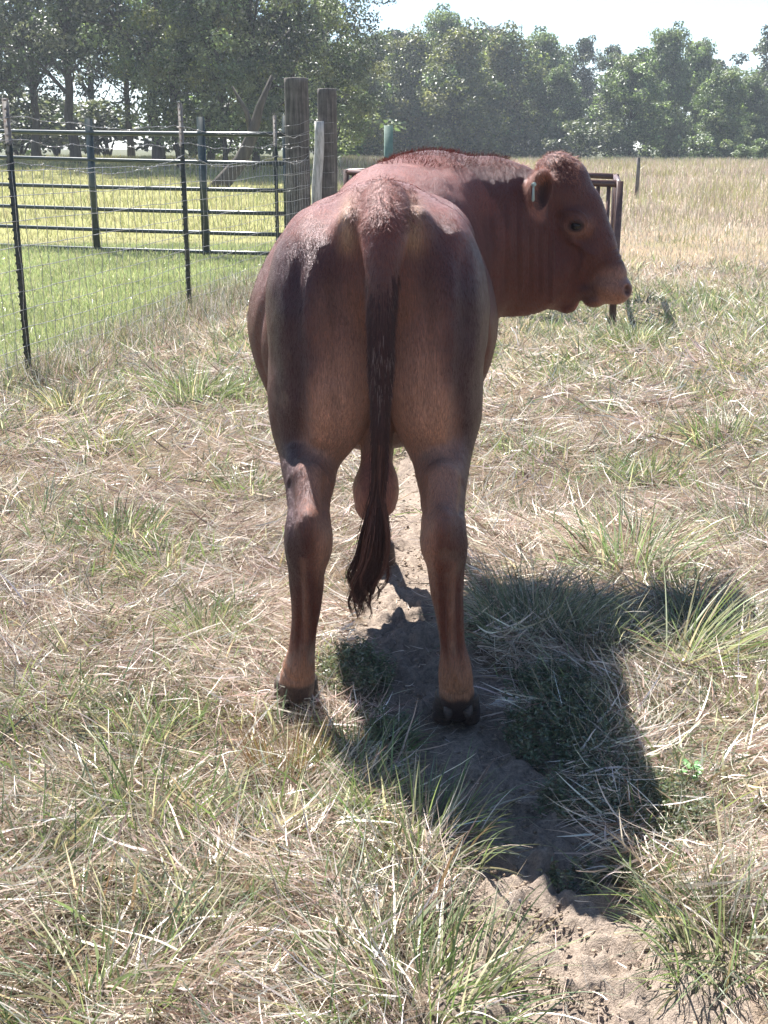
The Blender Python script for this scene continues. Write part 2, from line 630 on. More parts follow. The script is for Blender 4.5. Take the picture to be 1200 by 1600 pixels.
# --- flattened dry thatch, near and middle distance
for n, y0, y1, segs, seed in ((115000, 1.35, 5.0, 4, 1), (90000, 5.0, 16, 3, 2)):
    x, y = scatter(n, y0, y1, r, 1.0 if y0 < 3 else 1.9)
    pmk = path_mask(x, y) if y0 < 8 else 0
    g, lawn = zone_green(x, y)
    lump = fbm(x * 5, y * 5, octv=3, seed=120)
    keep = (r.random(n) > pmk * .955) & (lawn < .5) & (r.random(n) < np.clip(1.25 - .5 * g, .3, 1)) & (r.random(n) < .14 + 1.5 * sstep(.30, .62, lump))
    x, y, lump = x[keep], y[keep], lump[keep]
    onp = path_mask(x, y)
    n = len(x)
    sc_ = np.maximum(1, y / 4.2)
    # swirls: neighbouring blades lie the same way
    az = fbm(x * 1.6, y * 1.6, octv=3, seed=125) * 16 + r.normal(0, .75, n)
    tilt = r.normal(1.42, .22, n)
    z = terrain(x, y) + r.uniform(0.0, 1, n) ** 1.5 * (.012 + .075 * sstep(.35, .75, lump)) * (1 - .85 * onp) + .003
    L_ = r.uniform(.05, .20, n) * (1 - .55 * onp) * sc_ ** .4
    w = (.0016 + .0058 * r.random(n) ** 3.0) * sc_ * (1 - .4 * onp)
    tall = y > 9
    tilt = np.where(tall, r.normal(1.0, .35, n), tilt); w = w * np.where(tall, .6, 1); L_ = L_ * np.where(tall, .7, 1)
    cl = pick_col(STRAW, n, r) * (.72 + .80 * fbm(x * 1.1, y * 1.1, octv=3, seed=128))[:, None]
    straw_parts.append(blades(np.stack([x, y, z], 1), unit(az, tilt), L_, w, segs, r.normal(.05, .45, n), cl, .15, seed, flat=False))
# fine litter in between
x, y = scatter(130000, 1.35, 5.2, r, 1.0)
keep = r.random(len(x)) > path_mask(x, y) * .93
x, y = x[keep], y[keep]; n = len(x)
z = terrain(x, y) + r.uniform(.002, .03, n) * (1 - .8 * path_mask(x, y))
straw_parts.append(blades(np.stack([x, y, z], 1), unit(r.uniform(0, 6.28, n), r.normal(1.5, .2, n)), r.uniform(.015, .07, n), r.uniform(.0008, .002, n), 2, r.normal(0, .2, n), pick_col(STRAW, n, r, .3), .15, 3))

# --- green tufts
def tufts(nt, y0, y1, per, lr, wr, tilt_s, pal, power, seed, thr=.0, droop=(.15, .45), spread=.05, slope=.4, zmask=None, segs=5, dryshare=.25):
    r = np.random.default_rng(seed)
    cx, cy = scatter(nt, y0, y1, r, power, slope=slope)
    g, lawn = zone_green(cx, cy)
    ok = (r.random(nt) < np.clip((g - thr) * 1.8, 0, 1)) & (path_mask(cx, cy) < .35 * r.random(nt)) & (lawn < .5)
    if zmask is not None:
        ok &= zmask(cx, cy)
    cx, cy = cx[ok], cy[ok]
    k = r.integers(per[0], per[1], len(cx))
    ci = np.repeat(np.arange(len(cx)), k)
    n = len(ci)
    sz = r.uniform(.6, 1.25, len(cx))[ci]
    dx, dy = r.normal(0, spread, n) * sz, r.normal(0, spread, n) * sz
    x, y = cx[ci] + dx, cy[ci] + dy
    az = np.arctan2(dy, dx) + r.normal(0, .7, n)
    tilt = np.abs(r.normal(0, tilt_s, n)) + np.hypot(dx, dy) / spread * .22
    s = np.maximum(1, y / 4.5)
    cc = pick_col(pal, len(cx), r, .2)[ci] * r.uniform(.75, 1.25, n)[:, None]
    dry = r.random(n) < dryshare
    cc[dry] = pick_col(STRAW, dry.sum(), r)
    return blades(np.stack([x, y, terrain(x, y) - .005], 1), unit(az, tilt), r.uniform(*lr, n) * sz, r.uniform(*wr, n) * s, segs, r.uniform(*droop, n), cc, .05, seed, taper=.8)


green_parts.append(tufts(1050, 1.35, 5.0, (10, 34), (.06, .18), (.0032, .0095), .65, GREEN + BLUEG, 1.0, 201, thr=-.05))
green_parts.append(tufts(1500, 1.35, 5.0, (3, 8), (.04, .11), (.003, .007), .6, GREEN, 1.0, 202, thr=-.30, spread=.02, droop=(.0, .4)))
green_parts.append(tufts(5200, 5.0, 17, (7, 18), (.07, .20), (.003, .006), .5, GREEN + BLUEG[:3], 1.5, 203, thr=-.05, segs=3, slope=.42))
# small leafy weeds in the shade right of the path
def weedpatch(cpx, rad, nst, hgt, pal, seed, leafw=.0065, leafl=.013):
    r = np.random.default_rng(seed)
    c0 = WG(*cpx)
    parts = []
    a, q = r.uniform(0, 6.28, nst), np.sqrt(r.random(nst))
    x, y = c0[0] + np.cos(a) * q * rad[0], c0[1] + np.sin(a) * q * rad[1]
    h = r.uniform(.4, 1, nst) * hgt
    d = unit(r.uniform(0, 6.28, nst), np.abs(r.normal(0, .4, nst)))
    base = np.stack([x, y, terrain(x, y)], 1)
    parts.append(blades(base, d, h, np.full(nst, .0018), 3, np.full(nst, .1), pick_col([(.16, .13, .07), (.12, .14, .06)], nst, r), .06, seed))
    for k in range(13):
        t = (k + .6) / 13
        p = base + d * (h * t)[:, None] + r.normal(0, .0015, (nst, 3))
        parts.append(blades(p, unit(r.uniform(0, 6.28, nst), r.normal(1.1, .3, nst)), r.uniform(.6, 1.2, nst) * leafl, r.uniform(.7, 1.3, nst) * leafw, 2, np.full(nst, .25), pick_col(pal, nst, r), .05, seed + k, taper=.6))
    return merge(parts)


WEED = [(.13, .16, .10), (.17, .20, .13), (.10, .12, .08), (.22, .23, .16), (.16, .13, .09)]
for cpx, rad, nst, h, sd in (((880, 1150), (.16, .20), 420, .10, 1), ((950, 1250), (.17, .13), 360, .09, 2), ((560, 1060), (.11, .16), 330, .09, 3),
                            ((1030, 1290), (.12, .12), 260, .10, 4), ((610, 1150), (.07, .08), 130, .07, 5), ((860, 1080), (.12, .12), 260, .08, 6),
                            ((1010, 1090), (.2, .2), 220, .08, 7), ((930, 1370), (.10, .05), 60, .05, 8)):
    green_parts.append(weedpatch(cpx, rad, nst, h, WEED, 300 + sd))

# taller rank grass along the foot of the fence
n = 15000
y = r.uniform(6.8, 16, n); x = fence_x(y) + r.normal(.05, .22, n)
kp = fbm(x * 2, y * 2, octv=3, seed=140) > r.uniform(.3, .62, n)
x, y = x[kp], y[kp]; n = len(x)
cl = pick_col(STRAW, n, r); gm = r.random(n) < .5; cl[gm] = pick_col(GREEN + YEL, gm.sum(), r)
straw_parts.append(blades(np.stack([x, y, terrain(x, y)], 1), unit(r.uniform(0, 6.28, n), np.abs(r.normal(0, .45, n))), r.uniform(.07, .24, n), r.uniform(.003, .007, n) * np.sqrt(y / 8), 4, r.uniform(.1, .6, n), cl, .1, 9))
Vg, Fg, Cg = merge(straw_parts)
tag(mesh_np('dry_grass', Vg, Fg, M_STRAW, None, False, {'Col': Cg}), 'flattened tan dry grass covering the pasture around the bull', 'dry grass', kind='stuff')
Vg, Fg, Cg = merge(green_parts)
tag(mesh_np('green_grass', Vg, Fg, M_GREEN, None, False, {'Col': Cg}), 'scattered green grass and low weeds growing through the dry thatch', 'grass', kind='stuff')

# --- lawn beyond the wire fence
r = np.random.default_rng(401)
n = 90000
y = 8.0 + (19.6 - 8.0) * r.random(n) ** .8
x = fence_x(y) - .1 - r.random(n) ** 1.2 * (y * .26 + .8)
s = y / 8
az, tilt = r.uniform(0, 6.28, n), np.abs(r.normal(0, .5, n))
patch = fbm(x * .8, y * .8, octv=3, seed=411)
cl = pick_col(LAWN, n, r) * (.75 + .5 * patch)[:, None]
V_, F_, C_ = blades(np.stack([x, y, terrain(x, y)], 1), unit(az, tilt), r.uniform(.03, .085, n) * np.sqrt(s), r.uniform(.004, .008, n) * s, 2, r.uniform(.1, .5, n), cl, .05, 5)
tag(mesh_np('lawn_grass', V_, F_, M_GREEN, None, False, {'Col': C_}), 'short bright green lawn beyond the wire fence', 'lawn', kind='stuff')

# --- far fields: tall standing grass with pale seed heads
r = np.random.default_rng(402)
n = 150000
x, y = scatter(n, 13, 88, r, 1.75, margin=2.0, slope=.42)
leftf = x < (-1.3 + (y - 17) * -.02)
keep = (~leftf) | (y > 20.2)
x, y, leftf = x[keep], y[keep], leftf[keep]
keep = (y < 60) | (~leftf)
x, y, leftf = x[keep], y[keep], leftf[keep]
n = len(x)
sc_ = y / 13
patch = fbm(x * .35, y * .35, octv=4, seed=420)
patch2 = fbm(x * 1.4, y * .9, octv=3, seed=421)
h = (.12 + .24 * sstep(18, 32, y)) * (.6 + .8 * patch) * r.uniform(.6, 1.2, n)
h = np.where(leftf, h * .55, h)
cl = pick_col(PINK, n, r)
yl = leftf | (r.random(n) < sstep(.50, .62, patch2) * .75)
cl[yl] = pick_col(YEL, yl.sum(), r)
pale = (~leftf) & (y < 24) & (r.random(n) < .5)
cl[pale] = pick_col([(.62, .55, .45), (.70, .64, .54), (.56, .50, .40)], pale.sum(), r)
cl *= (.75 + .55 * fbm(x * .6, y * .35, octv=3, seed=431))[:, None]
V_, F_, C_ = blades(np.stack([x, y, terrain(x, y) - .02], 1), unit(r.uniform(0, 6.28, n), np.abs(r.normal(.15, .3, n))), h, r.uniform(.006, .011, n) * sc_ ** .85, 2, r.uniform(0, .5, n), cl, .08, 6)
tag(mesh_np('field_grass', V_, F_, M_STRAW, None, False, {'Col': C_}), 'tall pinkish tan grass of the open field before the trees', 'field grass', kind='stuff')


# --- single tussocks and plants one can point at
def tussock(px, py, n, ln, wd, pal, label, seed, tilt=.55, droop=(.35, .8), spread=.06, dry=.2, name='grass_tussock', lean=(0, 0), segs=7):
    r = np.random.default_rng(seed)
    c0 = WG(px, py); c0[2] = float(terrain(c0[0], c0[1]))
    dx, dy = np.clip(r.normal(0, spread, (2, n)), -1.5 * spread, 1.5 * spread)
    az = np.arctan2(dy, dx) + r.normal(0, .5, n)
    t = np.abs(r.normal(0, tilt, n)) + np.hypot(dx, dy) / spread * .18
    d = unit(az, t) + np.array((lean[0], lean[1], 0)); d /= np.linalg.norm(d, axis=1)[:, None]
    cc = pick_col(pal, n, r)
    dr = r.random(n) < dry
    cc[dr] = pick_col(STRAW, dr.sum(), r)
    P = np.stack([dx, dy, np.full(n, -.01)], 1)
    V, F, C = blades(P, d, r.uniform(.5, 1, n) * ln, r.uniform(.7, 1.25, n) * wd, segs, r.uniform(*droop, n), cc, .05, seed, taper=.85)
    o = mesh_np(name, V, F, M_GREEN, None, False, {'Col': C})
    o.location = c0
    return tag(o, label, 'grass tussock', 'tussocks of longer grass in the pasture')


tussock(838, 985, 620, .34, .0040, BLUEG, 'large dark blue green tussock in the shade right of the right hind leg', 1, tilt=.6, spread=.10, dry=.12)
tussock(935, 1010, 330, .26, .0038, BLUEG, 'shaded grey green tussock right of the largest dark one', 2, spread=.08)
tussock(1085, 1035, 230, .42, .0055, [(.30, .33, .20), (.22, .28, .13), (.40, .38, .26)], 'long pale arching grass at the sunlit edge of the shadow on the right', 3, tilt=.8, droop=(.25, .6), spread=.05, dry=.35, lean=(.7, -.1))
tussock(1140, 1475, 420, .24, .0042, GREEN + BLUEG, 'coarse green tussock at the lower right edge of the photo', 4, spread=.08, dry=.25)
tussock(650, 1300, 360, .22, .0042, GREEN, 'bright green tussock left of the shaded path in the foreground', 5, spread=.09, dry=.25)
tussock(650, 1560, 420, .24, .0044, GREEN, 'dense green tussock at the bottom edge left of the dirt path', 6, spread=.11, dry=.25)
tussock(150, 1540, 380, .28, .0050, BLUEG + GREEN, 'coarse blue green tussock at the lower left corner', 7, spread=.13, dry=.3, tilt=.9)
tussock(300, 622, 330, .34, .0065, GREEN, 'rounded green tussock with a dark base right of the near fence post', 8, spread=.13, dry=.25)
tussock(985, 880, 300, .36, .0060, [(.22, .28, .17), (.30, .34, .24), (.18, .25, .12)], 'sunlit grey green tussock up the slope from the shadow', 9, spread=.12, dry=.3)
tussock(325, 1000, 160, .22, .0048, GREEN, 'small upright green tuft left of the left hind leg', 10, spread=.05, dry=.15, tilt=.35)
tussock(215, 1290, 260, .26, .0052, GREEN, 'loose green tuft in the thatch of the lower left', 11, spread=.10, dry=.3, tilt=.8)
tussock(1130, 690, 260, .26, .0060, GREEN, 'green tussock in the sunlit dry grass near the right edge', 12, spread=.12, dry=.35)
tussock(990, 545, 420, .30, .0075, GREEN, 'low green tussock at the foot of the brown feeder', 13, spread=.13, dry=.35)
tussock(110, 640, 380, .28, .0060, YEL + GREEN, 'dry yellowish tussock at the foot of the near fence post', 14, spread=.14, dry=.6)
tussock(445, 1205, 240, .20, .0022, [(.22, .12, .07), (.16, .09, .05), (.20, .16, .08)], 'clump of thin reddish brown stems before the left hind hoof', 15, spread=.05, dry=.1, tilt=.14, droop=(0, .08), name='weed_clump')['category'] = 'weed'

for k, (px, py, n, ln, pal, lb) in enumerate((
        (60, 800, 240, .22, BLUEG, 'grey green tussock at the left edge, level with the bull\'s hocks'),
        (185, 835, 260, .20, GREEN, 'green tussock in the left middle, right of the one at the left edge'),
        (258, 885, 220, .18, GREEN, 'dark green low tussock left of the left hock'),
        (392, 770, 200, .20, GREEN, 'green tussock close beside the left hock'),
        (70, 1120, 260, .19, GREEN + BLUEG, 'mixed green tussock at the left edge, level with the hind hooves'),
        (215, 1130, 240, .17, GREEN, 'low green tussock between the left edge and the left hind hoof'),
        (310, 1420, 260, .19, BLUEG, 'grey green tussock in the lower left thatch'),
        (60, 1330, 240, .19, BLUEG + GREEN, 'pale tussock at the left edge above the lower left corner'),
        (480, 1420, 230, .18, GREEN, 'green tussock midway between the lower left corner and the path'),
        (560, 1180, 220, .14, GREEN, 'short green tussock between the two hind hooves, in front of them'),
        (880, 600, 220, .20, GREEN, 'green tussock in the sun right of the bull\'s belly'),
        (1150, 575, 260, .22, GREEN + YEL, 'yellow green tussock at the right edge beyond the feeder shadow'),
        (1175, 830, 240, .22, BLUEG, 'grey green tussock at the right edge, level with the hocks'),
        (830, 700, 200, .18, GREEN + BLUEG, 'small tussock in the dry grass right of the gaskins'),
        (1010, 745, 220, .18, GREEN, 'low tussock in the dry grass right of centre'),
        (1170, 990, 260, .24, BLUEG, 'shaded tussock at the right edge at the end of the head\'s shadow'),
        (160, 700, 240, .20, GREEN + YEL, 'tussock in the dry grass in front of the near fence post'),
        (390, 610, 200, .18, GREEN, 'tussock just left of the bull\'s belly'),
        (1000, 1180, 200, .16, BLUEG, 'shaded low tussock left of the bright seedling'))):
    tussock(px, py, n, ln, .0046 * (1 if py > 900 else 1.3), pal, lb, 40 + k, tilt=.62, spread=.075 if py > 900 else .10, dry=.22)

# broad leaved seedling at the right edge of the shadow
c0 = WG(1078, 1225); c0[2] = float(terrain(c0[0], c0[1]))
r = np.random.default_rng(77)
root = thing('leafy_seedling', tuple(c0), 'small bright green broad leaved seedling at the sunlit edge of the shadow', 'weed')
g = Geo(); g.tube([(0, 0, -.01), (.003, 0, .03), (0, .003, .055)], .002, 6)
m = NT("weed_stem"); M_WSTEM = m.done(m.principled((.12, .10, .05), .7, .3))
g.obj('stem', M_WSTEM, root)
Vl, Fl, Nl, ol = [], [], [], 0
for k in range(11):
    a = k * 2.4; el = r.uniform(.15, .9); ln_ = r.uniform(.022, .036)
    di = np.array((math.cos(a) * math.cos(el), math.sin(a) * math.cos(el), math.sin(el) * .7)); sd = np.array((-math.sin(a), math.cos(a), 0))
    base = np.array((0, 0, .018 + .0035 * k))
    prof = [(0, .1), (.25, .75), (.5, 1), (.75, .8), (1, .05)]
    for t, w_ in prof:
        for q in (-1, 0, 1):
            Vl.append(base + di * (.010 + ln_ * t) + sd * q * w_ * ln_ * .36 + np.array((0, 0, abs(q) * .003 - t * t * .008)))
    for i in range(4):
        for j in range(2):
            b_ = ol + i * 3 + j
            Fl += [b_, b_ + 1, b_ + 4, b_ + 3]; Nl.append(4)
    ol += 15
mesh_np('leaves', Vl, Fl, M_GREEN, root, True, {'Col': np.tile((.17, .33, .13), (len(Vl), 1))}, nper=Nl)
# ================================================================ FENCES, POSTS, GATE, FEEDER
m = NT("post_paint")
tc = m.n('ShaderNodeTexCoord'); sep = m.n('ShaderNodeSeparateXYZ'); m.l(tc.outputs['Object'], sep.inputs[0])
nz = m.noise(30, 5, .65)
ad = m.n('ShaderNodeMath', operation='MULTIPLY_ADD'); ad.inputs[1].default_value = .12; m.l(nz, ad.inputs[0]); m.l(sep.outputs['Z'], ad.inputs[2])
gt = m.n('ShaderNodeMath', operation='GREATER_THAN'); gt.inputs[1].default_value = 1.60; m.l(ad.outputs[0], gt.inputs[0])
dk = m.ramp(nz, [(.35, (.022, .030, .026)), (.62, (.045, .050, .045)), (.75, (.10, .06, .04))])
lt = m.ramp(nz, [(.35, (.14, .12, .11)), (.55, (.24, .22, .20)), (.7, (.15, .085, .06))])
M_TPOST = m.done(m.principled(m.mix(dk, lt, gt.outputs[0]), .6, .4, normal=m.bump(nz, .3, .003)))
m = NT("galvanised_wire"); nz = m.noise(50, 3)
M_WIRE = m.done(m.principled(m.ramp(nz, [(.4, (.20, .19, .18)), (.6, (.42, .41, .40)), (.72, (.24, .15, .10))]), .42, .5, .55))
m = NT("gate_green"); nz = m.noise(14, 5, .7)
M_GATE = m.done(m.principled(m.ramp(nz, [(.3, (.010, .018, .015)), (.6, (.020, .032, .027)), (.78, (.10, .085, .06))]), .33, .55, .0, normal=m.bump(nz, .15, .003)))
m = NT("rust_brown_paint"); nz = m.noise(18, 5, .7)
M_BROWN = m.done(m.principled(m.ramp(nz, [(.3, (.055, .024, .019)), (.55, (.085, .040, .032)), (.75, (.16, .085, .055))]), .42, .5, normal=m.bump(nz, .2, .003)))
m = NT("weathered_timber")
nz = m.noise(1.0, 6, .65, mapscale=(34, 34, 2.2)); n2 = m.noise(5, 4, .6)
colr = m.mix(m.ramp(nz, [(.3, (.055, .048, .045)), (.5, (.13, .115, .105)), (.72, (.23, .205, .185))]), m.ramp(n2, [(.35, (.6, .6, .6)), (.65, (1.2, 1.2, 1.2))]), 1.0, 'MULTIPLY')
M_WOOD = m.done(m.principled(colr, .85, .2, normal=m.bump(nz, .9, .012)))
m = NT("pale_bare_timber")
nz = m.noise(1.0, 6, .65, mapscale=(40, 40, 5))
M_PALE = m.done(m.principled(m.ramp(nz, [(.3, (.20, .185, .17)), (.5, (.52, .505, .48)), (.72, (.72, .70, .68))]), .8, .25, normal=m.bump(nz, .7, .008)))
m = NT("pale_green_paint"); nz = m.noise(20, 4)
M_PGREEN = m.done(m.principled(m.ramp(nz, [(.3, (.10, .17, .13)), (.7, (.16, .24, .19))]), .5, .4))

FD = np.array((0.165, 1.0)); FD /= np.linalg.norm(FD)           # fence runs this way


def fpt(y, z, off=0.0):
    return np.array((fence_x(y) + off * FD[1], y, z))


fence = thing('wire_fence', (float(fence_x(8.0)), 8.0, 0), 'woven wire fence with barbed strands on dark steel posts along the lawn at left', 'fence')
FO = (float(fence_x(8.0)), 8.0, 0)
posty = [4.6, 8.0, 11.4, 14.8]
for pi_, y in enumerate(posty):
    g = Geo()
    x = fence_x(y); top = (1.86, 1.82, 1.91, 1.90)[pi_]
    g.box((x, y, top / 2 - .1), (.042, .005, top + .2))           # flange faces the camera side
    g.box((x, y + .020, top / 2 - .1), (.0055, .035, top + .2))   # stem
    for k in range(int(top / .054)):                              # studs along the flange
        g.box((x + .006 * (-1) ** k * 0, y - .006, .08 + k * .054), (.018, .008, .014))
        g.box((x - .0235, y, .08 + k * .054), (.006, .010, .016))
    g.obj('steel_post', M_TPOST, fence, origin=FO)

r = np.random.default_rng(31)


def wire_line(y0, y1, z, sag, wob, n, off=0.026, seed=0):
    ys_ = np.linspace(y0, y1, n)
    t = np.zeros(n)
    for a, b in zip(posty[:-1] + [14.8], posty[1:] + [16.45]):
        msk = (ys_ >= a) & (ys_ <= b)
        t[msk] = (ys_[msk] - a) / (b - a)
    zz = z - sag * 4 * t * (1 - t) + wob * (fbm(ys_ * 2.2, np.full(n, seed * 3.3), octv=3, seed=seed) - .5)
    return np.stack([fence_x(ys_) + off, ys_, zz], 1)


for k, (z, sag) in enumerate(((1.715, .05), (1.555, .03), (1.44, .10))):
    g = Geo()
    P_ = wire_line(4.6, 16.45, z, sag, .07, 130, seed=k + 2)
    tw = np.arange(len(P_))
    g.tube(P_, .0021, 5)
    Q = wire_line(4.6, 16.45, z, sag, .07, 700, seed=k + 2)
    a_ = np.arange(700) * 1.1
    Q = Q + np.stack([np.cos(a_) * .0026, 0 * a_, np.sin(a_) * .0026], 1)
    g.tube(Q, .0013, 4)
    for i in range(8, 700, 8):                                   # barbs
        p_ = Q[i]
        for q in range(2):
            d = r.normal(0, 1, 3); d /= np.linalg.norm(d)
            g.tube([p_ - d * .013, p_ + d * .013], [.0016, .0006], 4, caps=False)
    g.obj('barbed_wire', M_WIRE, fence, origin=FO)
g = Geo()
rows = [.06, .15, .25, .36, .48, .61, .75, .90, 1.06, 1.22, 1.38]
for k, z in enumerate(rows):
    g.tube(wire_line(4.6, 16.45, z, .015, .035, 90, seed=20 + k), .0025, 4)
yy = 4.65
k = 0
while yy < 16.4:
    zs = np.linspace(rows[0], rows[-1], 22)
    wob = (fbm(zs * 9, np.full(22, k * 1.7), octv=2, seed=44) - .5) * .055
    wob2 = (fbm(zs * 5, np.full(22, k * 2.9), octv=2, seed=45) - .5) * .03
    P_ = np.stack([fence_x(yy) + .026 + wob2, yy + wob, zs], 1)
    g.tube(P_, .0022, 4)
    yy += .15; k += 1
g.obj('woven_wire', M_WIRE, fence, origin=FO)


def timber_post(name, p, rad, h, label, lean=(0, 0), seed=1, pale=False, tw=1.0):
    root = thing(name, (p[0], p[1], float(terrain(p[0], p[1]))), label, 'post', 'weathered timber posts at the end of the fence')
    n, m_ = 28, 40
    zs = np.linspace(-.15, h, m_); a = np.arange(n) * 2 * math.pi / n
    V = []
    for z in zs:
        rr = rad * (1 + .05 * (vnoise(np.cos(a) * 2 + seed, np.sin(a) * 2, np.full(n, z * 1.5), seed) - .5) + .03 * (vnoise(a * 5, np.full(n, z * .6), seed=seed + 1) - .5)) * (1 + .06 * (1 - z / h))
        V.append(np.stack([rr * np.cos(a) + lean[0] * z, rr * np.sin(a) + lean[1] * z, np.full(n, z)], 1))
    V.append(np.stack([rad * .93 * np.cos(a) + lean[0] * h, rad * .93 * np.sin(a) + lean[1] * h, np.full(n, h + .008)], 1))
    V = np.vstack(V)
    F = [x for i in range(m_) for j in range(n) for x in (i * n + j, i * n + (j + 1) % n, (i + 1) * n + (j + 1) % n, (i + 1) * n + j)]
    N = [4] * (m_ * n)
    F += [m_ * n + j for j in range(n)]; N.append(n)
    mi = None
    o = mesh_np('post_shaft', V, F, M_WOOD, root, False, nper=N)
    if pale:                                                      # strip of bare pale wood down one side
        pz = np.linspace(0.0, h - .42, 14); gp_ = Geo()
        gp_.tube(np.stack([-.165 + .085 * (pz / h) ** 1.2 + .012 * np.sin(pz * 5), -.155 + .02 * pz / h + 0 * pz, pz], 1), .078 - .016 * (pz / h), 12)
        gp_.obj('bare_pole', M_PALE, root, True)
        zs = np.linspace(0.2, h - .42, 34); aa = np.linspace(math.radians(158), math.radians(262), 12)
        V2 = []
        for z in zs:
            t = (z - zs[0]) / (zs[-1] - zs[0])
            wd = (1 - .75 * sstep(.78, 1, t)) * (1 + .15 * math.sin(z * 9))
            a2 = math.radians(205) + (aa - math.radians(210)) * wd * (.55 + .12 * math.sin(z * 5))
            rr = rad * 1.075 + .0
            V2.append(np.stack([rr * np.cos(a2) + lean[0] * z, rr * np.sin(a2) + lean[1] * z, np.full(12, z)], 1))
        V2 = np.vstack(V2)
        F2 = [x for i in range(33) for j in range(11) for x in (i * 12 + j, i * 12 + j + 1, (i + 1) * 12 + j + 1, (i + 1) * 12 + j)]
        V3 = V2 * np.array((.93, .93, 1))
        0 and mesh_np('bare_strip', np.vstack([V2, V3]), F2 + [f + len(V2) for f in F2[::-1]], M_PALE, root, True, nper=[4] * (33 * 11 * 2))
    return root


P1_ = W(467, 300, 16.6)
P2_ = W(512, 300, 17.3)
tp = timber_post('timber_post', P1_, .158, W(467, 125, 16.6)[2], 'taller grey timber corner post with wires wrapped across it', seed=3, lean=(-.004, 0))
timber_post('timber_post', P2_, .132, W(512, 140, 17.3)[2], 'shorter timber post with a pale bare strip down its left side', seed=8, pale=True, lean=(.003, 0))
# wires wrapped across both posts
g = Geo()
for z0, z1, z2 in ((1.83, 1.9, 1.86), (1.70, 1.76, 1.72), (1.60, 1.66, 1.60), (1.42, 1.48, 1.42), (1.22, 1.26, 1.2), (1.0, 1.05, 1.0)):
    a = fpt(16.42, z0 - .02)
    pts = [(P1_[0] - .20, P1_[1] - .12, z0 - .03), (P1_[0] - .10, P1_[1] - .165, z0 - .02), (P1_[0] + .04, P1_[1] - .185, z0), (P1_[0] + .17, P1_[1] - .12, z1 - .01), (P1_[0] + .2, P1_[1] + .1, z1),
           (P2_[0] - .14, P2_[1] - .10, z2 + .02), (P2_[0] - .02, P2_[1] - .155, z2), (P2_[0] + .10, P2_[1] - .115, z2 + .01)]
    g.tube(pts, .0028, 5)
tag(g.obj('post_wire', M_WIRE, None), 'wire strands stretched across the two timber posts', 'wire')

# slim green steel post and low rail further back
p = W(607, 255, 19.0); z = W(607, 196, 19.0)[2]
g = Geo()
g.box((0, 0, z / 2 - .1), (.135, .11, z + .2), bev=.012)
o = g.obj('steel_pole', M_PGREEN, None)
o.location = (p[0], p[1], 0)
tag(o, 'pale green square steel pole standing behind the bull', 'post')

# far field posts
for (px, pyt, pyb, Y, w, lb) in ((996, 246, 278, 34.0, .11, 'lone slim post standing in the far tan field'),):
    t_ = W(px, pyt, Y)[2]; b_ = W(px, pyb, Y)
    g = Geo(); g.tube([(0, 0, -.2), (0.01, 0, .6), (0.0, 0, t_ - terrain(b_[0], Y))], [w / 2, w / 2 * .95, w / 2 * .9], 10)
    o = g.obj('field_post', M_WOOD, None, True); o.location = (b_[0], Y, float(terrain(b_[0], Y)))
    tag(o, lb, 'post')

# ---- pipe gate / panel on the left
GA = np.array((W(-70, 300, 19.8)[0], 19.8)); GB = np.array((P1_[0] - .17, 16.75))
gate = thing('pipe_gate', (GB[0], GB[1], 0), 'long dark green pipe gate of six rails closing the lawn behind the fence', 'gate')
GO = (GB[0], GB[1], 0)
railz = [1.86, 1.47, 1.09, .77, .46, .16]


def gp(t, z):
    q = GA + (GB - GA) * t
    return np.array((q[0], q[1], z))


# fit the rail heights so they project as in the photograph
for k, (ya, yb) in enumerate(((203, 210), (243, 256), (287, 298), (321, 334), (353, 367), (384, 397))):
    za, zb = W(0, ya, 19.35)[2], W(450, yb, GB[1])[2]
    g = Geo()
    pts = [gp(t, za + (zb - za) * t - .012 * math.sin(t * 3.14)) for t in np.linspace(0, 1, 9)]
    g.tube(pts, .029 if k else .033, 12)
    g.obj('rail', M_GATE, gate, True, GO)
dvec = (GB - GA) / np.linalg.norm(GB - GA)
RZ = np.array([[dvec[0], -dvec[1], 0], [dvec[1], dvec[0], 0], [0, 0, 1]])
for px in (145, 318, 447, -60):
    # where the panel's line crosses that pixel column
    best = min(np.linspace(0, 1, 400), key=lambda t: abs(to_px_x(gp(t, 1.0)) - px)) if False else None
    ts = np.linspace(0, 1, 800)
    q = GA[None] + (GB - GA)[None] * ts[:, None]
    sx = 600 + FPX * q[:, 0] / (q[:, 1] * CP + .5 * SP)
    t = ts[np.argmin(np.abs(sx - px))]
    g = Geo()
    c_ = gp(t, 1.0)
    g.box((c_[0], c_[1], 1.0), (.115 if px in (145, 318) else .07, .045, 1.90), RZ, bev=.008)
    g.obj('upright', M_GATE, gate, False, GO)

# ---- brown feeder of upright bars behind the bull
feeder = thing('bar_feeder', (0.9, 12.0, 0), 'rust brown steel feeder with upright bars standing behind the bull', 'feeder')
FOO = (0.9, 12.0, 0)
c1 = np.array((W(962, 400, 10.8)[0], 10.8)); zt = W(975, 283, 10.8)[2]
c2 = np.array((W(541, 270, 13.2)[0], 13.2)); zt2 = W(541, 265, 13.2)[2]
back = np.array((.35, 1.9))
c3, c4 = c2 + np.array((.9, 2.2)), c1 + np.array((.36, 2.1))
corners = [(c1, zt), (c2, zt2), (c3, zt2 + .02), (c4, zt + .02)]


